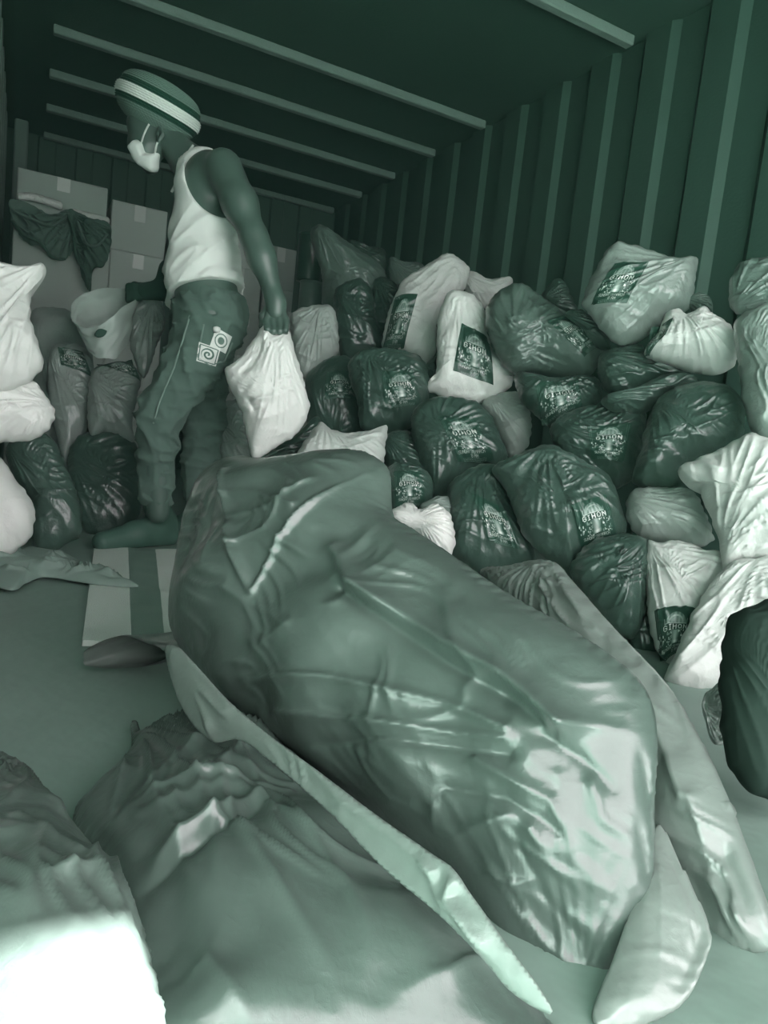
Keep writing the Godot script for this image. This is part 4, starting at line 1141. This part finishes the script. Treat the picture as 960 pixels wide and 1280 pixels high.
	var boots := [[[Vector3(0.473, 0.167, -2.708), 0.050, Vector3(0.511, 0.095, -2.784), 0.050], [Vector3(0.536, 0.045, -2.797), 0.042, Vector3(0.511, 0.095, -2.784), 0.050], [Vector3(0.486, 0.065, -2.771), 0.045, Vector3(0.412, 0.055, -2.734), 0.045], [Vector3(0.412, 0.055, -2.734), 0.045, Vector3(0.287, 0.035, -2.671), 0.033], [Vector3(0.536, 0.030, -2.797), 0.033, Vector3(0.287, 0.025, -2.671), 0.028]], [[Vector3(0.667, 0.128, -2.851), 0.050, Vector3(0.732, 0.095, -3.036), 0.050], [Vector3(0.752, 0.045, -3.049), 0.042, Vector3(0.732, 0.095, -3.036), 0.050], [Vector3(0.711, 0.065, -3.022), 0.045, Vector3(0.650, 0.055, -2.982), 0.045], [Vector3(0.650, 0.055, -2.982), 0.045, Vector3(0.547, 0.035, -2.915), 0.033], [Vector3(0.752, 0.030, -3.049), 0.033, Vector3(0.547, 0.025, -2.915), 0.028]]]
	var hem := [Vector3(0.599, 0.964, -2.772), Vector3(0.174, -0.959, 0.223)]
	var arm_hole := [Vector3(0.664, 1.445, -2.804), Vector3(0.220, 0.297, -0.929)]
	var neck_line := [Vector3(0.549, 1.552, -2.879), Vector3(-0.828, 0.288, -0.480)]
	var neck_root := Vector3(0.511, 1.502, -2.893)
	var waist := Vector3(0.604, 0.982, -2.773)
	var cuff := 0.167
	var inward := Vector3(0.467, -0.119, -0.876)
	var glance := Vector3(0.227, 0.084, -0.970)
	var slant := Vector3(0.638, 0.732, 0.240)
	var hat_at := Transform3D(Basis(Vector3(-0.968, 0.247, -0.046), Vector3(0.224, 0.932, 0.286), Vector3(0.114, 0.266, -0.957)), Vector3(0.423, 1.660, -2.961))
	var patches := [[Vector3(0.523, 0.768, -2.433), Vector3(0.591, 0.750, -2.394), Vector3(0.579, 0.687, -2.392), Vector3(0.517, 0.701, -2.427)], [Vector3(0.574, 0.825, -2.414), Vector3(0.627, 0.799, -2.382), Vector3(0.608, 0.736, -2.383), Vector3(0.557, 0.759, -2.413)]]
	var pocket := [Vector3(0.535, 0.831, -2.435), Vector3(0.528, 0.774, -2.431), Vector3(0.521, 0.714, -2.427), Vector3(0.560, 0.690, -2.402), Vector3(0.607, 0.711, -2.380), Vector3(0.637, 0.800, -2.377)]
	var seam := [Vector3(0.491, 0.857, -2.462), Vector3(0.475, 0.781, -2.460), Vector3(0.449, 0.671, -2.459), Vector3(0.408, 0.546, -2.464), Vector3(0.384, 0.437, -2.462)]
	var knob := Vector3(0.576, 0.817, -2.411)
	var eyes := [Vector3(0.342, 1.553, -2.958), Vector3(0.350, 1.575, -3.023)]
	var necklace := [Vector3(0.534, 1.512, -2.825), Vector3(0.517, 1.478, -2.801), Vector3(0.502, 1.436, -2.797), Vector3(0.484, 1.375, -2.787), Vector3(0.463, 1.320, -2.791)]
	var loops := [[Vector3(0.362, 1.495, -2.909), Vector3(0.368, 1.527, -2.887), Vector3(0.382, 1.562, -2.879)], [Vector3(0.408, 1.458, -2.873), Vector3(0.409, 1.487, -2.856), Vector3(0.417, 1.518, -2.849)]]
	var mask := bag("face_mask", "", "", "", Vector3(0.376, 1.456, -2.919) - base, Vector3(0.363, -0.664, 0.034), [-54, 40, -25, 56, 0, 48, 17, 13, 59, 11, 54, -19, 42, -54, 14, -46, -23, -30, -44, 3], {"t": 36, "b": 40, "l": 0.9, "n": 90, "rows": 16, "fold": 0, "cross": 5, "way": 0.35, "crumple": 0.5, "lump": 0.05, "mat": surface("mask_cloth", 0.88, 0.8)}, person)
	dress(person, base, trunk, neck, legs, right_arm, left_arm, hand, far_hand, head, ear, jean_bones, boots, hem, arm_hole, neck_line, neck_root, waist, cuff, inward, glance, slant, hat_at, patches, pocket, seam, knob, eyes, necklace, loops, mask)


func roll(label: String, at: Vector3, r: float, high: float, l: float) -> void:
	var o := tag(Node3D.new(), label, "drum" if l > 0.3 else "roll")
	o.name = numbered("drum" if l > 0.3 else "roll")
	add_child(o)
	o.position = at
	var prof := [Vector2(0, 0), Vector2(r * 0.96, 0), Vector2(r, 0.01), Vector2(r, high - 0.015), Vector2(r * 0.97, high), Vector2(r * 0.8, high), Vector2(r * 0.78, high - 0.02), Vector2(0, high - 0.02)]
	put("shell", lathe(prof, Transform3D()), surface("drum_%d" % roundi(l * 100), l, 0.3), o)
	put("rim", lathe([Vector2(r * 0.99, high * 0.94), Vector2(r * 1.03, high * 0.945), Vector2(r * 1.03, high * 0.985), Vector2(r * 0.99, high * 0.99)], Transform3D()), surface("drum_%d" % roundi(l * 100), l, 0.3), o)


func mouth(called: String, label: String, category: String, near: Array, far: Array, m: Material) -> MeshInstance3D:     # an open fold of sheet between two loops
	var st := SurfaceTool.new()
	st.begin(Mesh.PRIMITIVE_TRIANGLES)
	st.set_smooth_group(0)
	var curve := func(loop: Array, t: float) -> Vector3:
		var f := t * loop.size()
		var i := int(f) % loop.size()
		var n := loop.size()
		return loop[i].cubic_interpolate(loop[(i + 1) % n], loop[(i + n - 1) % n], loop[(i + 2) % n], f - floorf(f))
	var at := func(i: int, j: int, inset: float) -> Vector3:
		var t := float(i % 48) / 48.0
		var a: Vector3 = curve.call(near, t)
		var b: Vector3 = curve.call(far, t)
		var p: Vector3 = a.lerp(b, j / 20.0)
		var c: Vector3 = (near[0] + near[near.size() / 2]) / 2.0
		c = c.lerp((far[0] + far[far.size() / 2]) / 2.0, j / 20.0)
		p += (p - c) * 0.06 * fine.get_noise_2d(t * 9.0, j * 0.15)
		return p + (c - p).normalized() * inset
	for j in 20:
		for i in 48:
			for k in [[0, 0], [1, 0], [1, 1], [0, 0], [1, 1], [0, 1]]:
				var p: Vector3 = at.call(i + k[0], j + k[1], 0.0)
				st.set_uv(Vector2(p.x, p.y) * 4.0)
				st.add_vertex(p)
	st.set_smooth_group(1)
	for j in 20:
		for i in 48:
			for k in [[0, 0], [1, 1], [1, 0], [0, 0], [0, 1], [1, 1]]:
				var p: Vector3 = at.call(i + k[0], j + k[1], 0.0015)
				st.set_uv(Vector2(p.x, p.y) * 4.0)
				st.add_vertex(p)
	var made := put(called, shade(st), m)
	tag(made, label, category)
	return made


func slab(q: Array, high: float, m: Material, parent: Node) -> void:
	var st := SurfaceTool.new()
	st.begin(Mesh.PRIMITIVE_TRIANGLES)
	st.set_smooth_group(0)
	var nx := 14
	var ny := 30
	var at := func(i: int, j: int) -> Vector3:
		var p: Vector3 = q[0].lerp(q[1], float(i) / nx).lerp(q[3].lerp(q[2], float(i) / nx), float(j) / ny)
		return p + Vector3.UP * (high + 0.006 * (0.5 + fine.get_noise_2d(p.x * 7.0, p.z * 7.0)) + 0.002 * fine.get_noise_2d(p.x * 3.0, p.z * 40.0))
	var quad := func(a: Vector3, b: Vector3, c: Vector3, d: Vector3):
		for p in [a, b, c, a, c, d]:
			st.set_uv(Vector2(p.x, p.z))
			st.add_vertex(p)
	for j in ny:
		for i in nx:
			quad.call(at.call(i, j), at.call(i + 1, j), at.call(i + 1, j + 1), at.call(i, j + 1))
	st.set_smooth_group(1)
	var low := func(p: Vector3) -> Vector3: return Vector3(p.x, 0.001, p.z)
	for j in ny:
		var a: Vector3 = at.call(0, j)
		var b: Vector3 = at.call(0, j + 1)
		quad.call(low.call(a), a, b, low.call(b))
		a = at.call(nx, j)
		b = at.call(nx, j + 1)
		quad.call(a, low.call(a), low.call(b), b)
	for i in nx:
		var a: Vector3 = at.call(i, ny)
		var b: Vector3 = at.call(i + 1, ny)
		quad.call(low.call(a), a, b, low.call(b))
	put("stripe", shade(st), m, parent)


func trace(fd: Field, from: Vector3, dir: Vector3, lift := 0.003) -> Vector3:
	var p := from
	for i in 200:
		var d := fd.value(p)
		if d < lift:
			break
		p += dir * clampf(d - lift, 0.0006, 0.012)
	return p


func dress(person: Node3D, base: Vector3, trunk: Array, neck: Array, legs: Array, right_arm: Array, left_arm: Array, hand: Array, far_hand: Array, head: Array, ear: Array, jean_bones: Array, boots: Array, hem: Array, arm_hole: Array, neck_line: Array, neck_root: Vector3, waist: Vector3, cuff: float, inward: Vector3, glance: Vector3, slant: Vector3, hat_at: Transform3D, patches: Array, pocket: Array, seam: Array, knob: Vector3, eyes: Array, necklace: Array, loops: Array, mask: Node3D) -> void:
	var skin := surface("skin", 0.19, 0.42, {"spec": 0.6, "look": 0.32})
	var part := func(called: String, mesh: Mesh, m: Material) -> MeshInstance3D:
		var o := put(called, mesh, m, person)
		o.position = -base
		return o
	# the body, one surface: trunk, arms and legs, and finer nets for the head and the hands
	var st := SurfaceTool.new()
	st.begin(Mesh.PRIMITIVE_TRIANGLES)
	fill(trunk + neck + right_arm + left_arm + legs, 0.0, 0.035, 0.011).add_to(st)
	var hd := fill(head, 0.0, 0.03, 0.006)
	for b in ear:
		hd.bone(b[0], b[1], b[2], b[3], 0.006)
	hd.add_to(st)
	fill(hand, 0.0, 0.006, 0.003).add_to(st)
	part.call("body", shade(st), skin)
	# shirt
	var shirt := fill(trunk, 0.012, 0.035, 0.008)
	shirt.change(func(p: Vector3, v: float) -> float:
		var q: Vector3 = p - hem[0]
		var low: float = q.dot(hem[1])
		var a := q.dot(slant)
		var b := q.dot(inward)
		var c := q.dot(slant.cross(inward))
		var w := 1.0 - absf(fine.get_noise_3d(a * 3.0, b * 3.0, c * 13.0)) * 2.4
		v += -0.009 * w * absf(w) * smoothstep(0.42, 0.1, -low) - 0.012 * smoothstep(0.25, 0.0, -low) + 0.006 * fine.get_noise_3d(p.x * 9.0, p.y * 9.0, p.z * 9.0)
		var s: Vector3 = p - arm_hole[0]
		var along: float = s.dot(arm_hole[1])
		var off: float = (s - along * arm_hole[1]).length()
		v = maxf(v, low)
		v = maxf(v, -maxf(off - 0.15, 0.055 - absf(along)))
		v = maxf(v, (p - neck_line[0]).dot(neck_line[1]))
		v = maxf(v, 0.095 - p.distance_to(neck_root))
		return v)
	st = SurfaceTool.new()
	st.begin(Mesh.PRIMITIVE_TRIANGLES)
	shirt.add_to(st)
	part.call("tank_top", shade(st), surface("cotton", 0.93, 0.9, {"sheen": 0.3, "spec": 0.2, "bump": 0.05, "relief": weave, "scale": 2.0}))
	# jeans
	var jf := fill(jean_bones, 0.0, 0.03, 0.009)
	jf.change(func(p: Vector3, v: float) -> float:
		var w := 1.0 - absf(fine.get_noise_3d(p.x * 6.0, p.y * 15.0, p.z * 6.0)) * 2.4
		var w2 := 1.0 - absf(fine.get_noise_3d(p.x * 9.0 + 30.0, p.y * 5.0 + p.x * 9.0, p.z * 9.0)) * 2.4
		v += -0.012 * w * absf(w) - 0.008 * w2 * absf(w2) + 0.005
		return maxf(maxf(v, (p - waist).y), cuff - p.y))
	st = SurfaceTool.new()
	st.begin(Mesh.PRIMITIVE_TRIANGLES)
	jf.add_to(st)
	var denim := surface("denim", 0.28, 0.85, {"spec": 0.2, "look": 0.36, "sheen": 0.2, "bump": 0.06, "relief": weave, "scale": 2.0})
	var jeans: MeshInstance3D = part.call("jeans", shade(st), denim)
	for n in 2:
		var q: Array = patches[n]
		var v := PackedVector3Array()
		var uv := PackedVector2Array()
		for j in 13:
			for i in 13:
				var p: Vector3 = q[0].lerp(q[1], i / 12.0).lerp(q[3].lerp(q[2], i / 12.0), j / 12.0)
				v.append(trace(jf, p, glance, 0.005))
				uv.append(Vector2(i, j) / 12.0)
		var st2 := SurfaceTool.new()
		st2.begin(Mesh.PRIMITIVE_TRIANGLES)
		for j in 12:
			for i in 12:
				var k := j * 13 + i
				for e in [k, k + 1, k + 14, k, k + 14, k + 13]:
					st2.set_uv(uv[e])
					st2.add_vertex(v[e])
		var pm := ImageTexture.create_from_image(patch_image(n == 1))
		put("pocket_patch", shade(st2), surface("patch_%d" % n, 1.0, 0.8, {"map": pm}), jeans)
	for line in [pocket, seam]:
		var l2 := []
		for i in line.size() - 1:
			for k in 4:
				l2.append(trace(jf, line[i].lerp(line[i + 1], k / 4.0), glance, 0.002))
		put("stitching", tube_mesh(l2, 0.0035, 6, 1.0), surface("stitch", 0.42, 0.9), jeans)
	put("patch_tab", lathe([Vector2(0, -0.012), Vector2(0.012, -0.008), Vector2(0.014, 0), Vector2(0.012, 0.008), Vector2(0, 0.012)], Transform3D(Basis(), trace(jf, knob, glance, 0.006)), 16), surface("patch_white", 0.9, 0.7), jeans)
	# boots
	for b in boots:
		st = SurfaceTool.new()
		st.begin(Mesh.PRIMITIVE_TRIANGLES)
		var bf := fill(b, 0.0, 0.03, 0.007)
		bf.change(func(p: Vector3, v: float) -> float: return maxf(v, 0.004 - p.y))
		bf.add_to(st)
		part.call("boot", shade(st), surface("boot_leather", 0.16, 0.6))
	# glove and sleeve on the far hand
	st = SurfaceTool.new()
	st.begin(Mesh.PRIMITIVE_TRIANGLES)
	fill(far_hand, 0.002, 0.008, 0.004).add_to(st)
	fill([left_arm[2], [left_arm[1][0].lerp(left_arm[1][2], 0.55), left_arm[1][1], left_arm[1][2], left_arm[1][3]]], 0.007, 0.02, 0.008).add_to(st)
	part.call("glove", shade(st), surface("glove_knit", 0.06, 0.9))
	# hat: five crocheted bands
	var prof := [Vector2(0.088, -0.082), Vector2(0.108, -0.074), Vector2(0.132, -0.058), Vector2(0.147, -0.036), Vector2(0.15, -0.034), Vector2(0.153, -0.02), Vector2(0.157, -0.018), Vector2(0.16, -0.009), Vector2(0.16, 0.0), Vector2(0.16, 0.009), Vector2(0.156, 0.02), Vector2(0.152, 0.022), Vector2(0.146, 0.04), Vector2(0.148, 0.042), Vector2(0.142, 0.055), Vector2(0.125, 0.072), Vector2(0.095, 0.084), Vector2(0.05, 0.092), Vector2(0.0, 0.094)]
	var hat := Node3D.new()
	hat.name = "knit_hat"
	person.add_child(hat, true)
	hat.position = -base
	for cut in [[0, 3, 0.38], [3, 6, 0.07], [6, 10, 0.88], [10, 13, 0.07], [13, 18, 0.36]]:
		var rows := []
		var long := 0.0
		for i in range(cut[0], cut[1]):
			long += prof[i].distance_to(prof[i + 1])
		var steps := maxi(2, roundi(long / 0.0085)) * 4
		var seg: int = cut[0]
		var done := 0.0
		for k in steps + 1:
			var want := long * k / steps
			while seg < cut[1] - 1 and want > done + prof[seg].distance_to(prof[seg + 1]):
				done += prof[seg].distance_to(prof[seg + 1])
				seg += 1
			rows.append(prof[seg].lerp(prof[seg + 1], clampf((want - done) / prof[seg].distance_to(prof[seg + 1]), 0.0, 1.0)))
		put("hat_band", lathe(rows, hat_at, 240, 0.03, 60), surface("wool_%d" % roundi(cut[2] * 100), cut[2], 0.95, {"spec": 0.1, "sheen": 0.3}), hat)
	for e in eyes:
		put("eye", lathe([Vector2(0, -0.011), Vector2(0.008, -0.008), Vector2(0.011, 0), Vector2(0.008, 0.008), Vector2(0, 0.011)], Transform3D(Basis(), e), 16), surface("eye", 0.7, 0.2), person).position = -base
	for l in loops:
		put("ear_loop", tube_mesh(l, 0.0035, 6), surface("mask_cloth", 0.88, 0.8), mask).transform = (Transform3D(mask.transform)).affine_inverse() * Transform3D(Basis(), -base)
	part.call("necklace", tube_mesh(necklace, 0.005, 8), surface("beads", 0.85, 0.4))
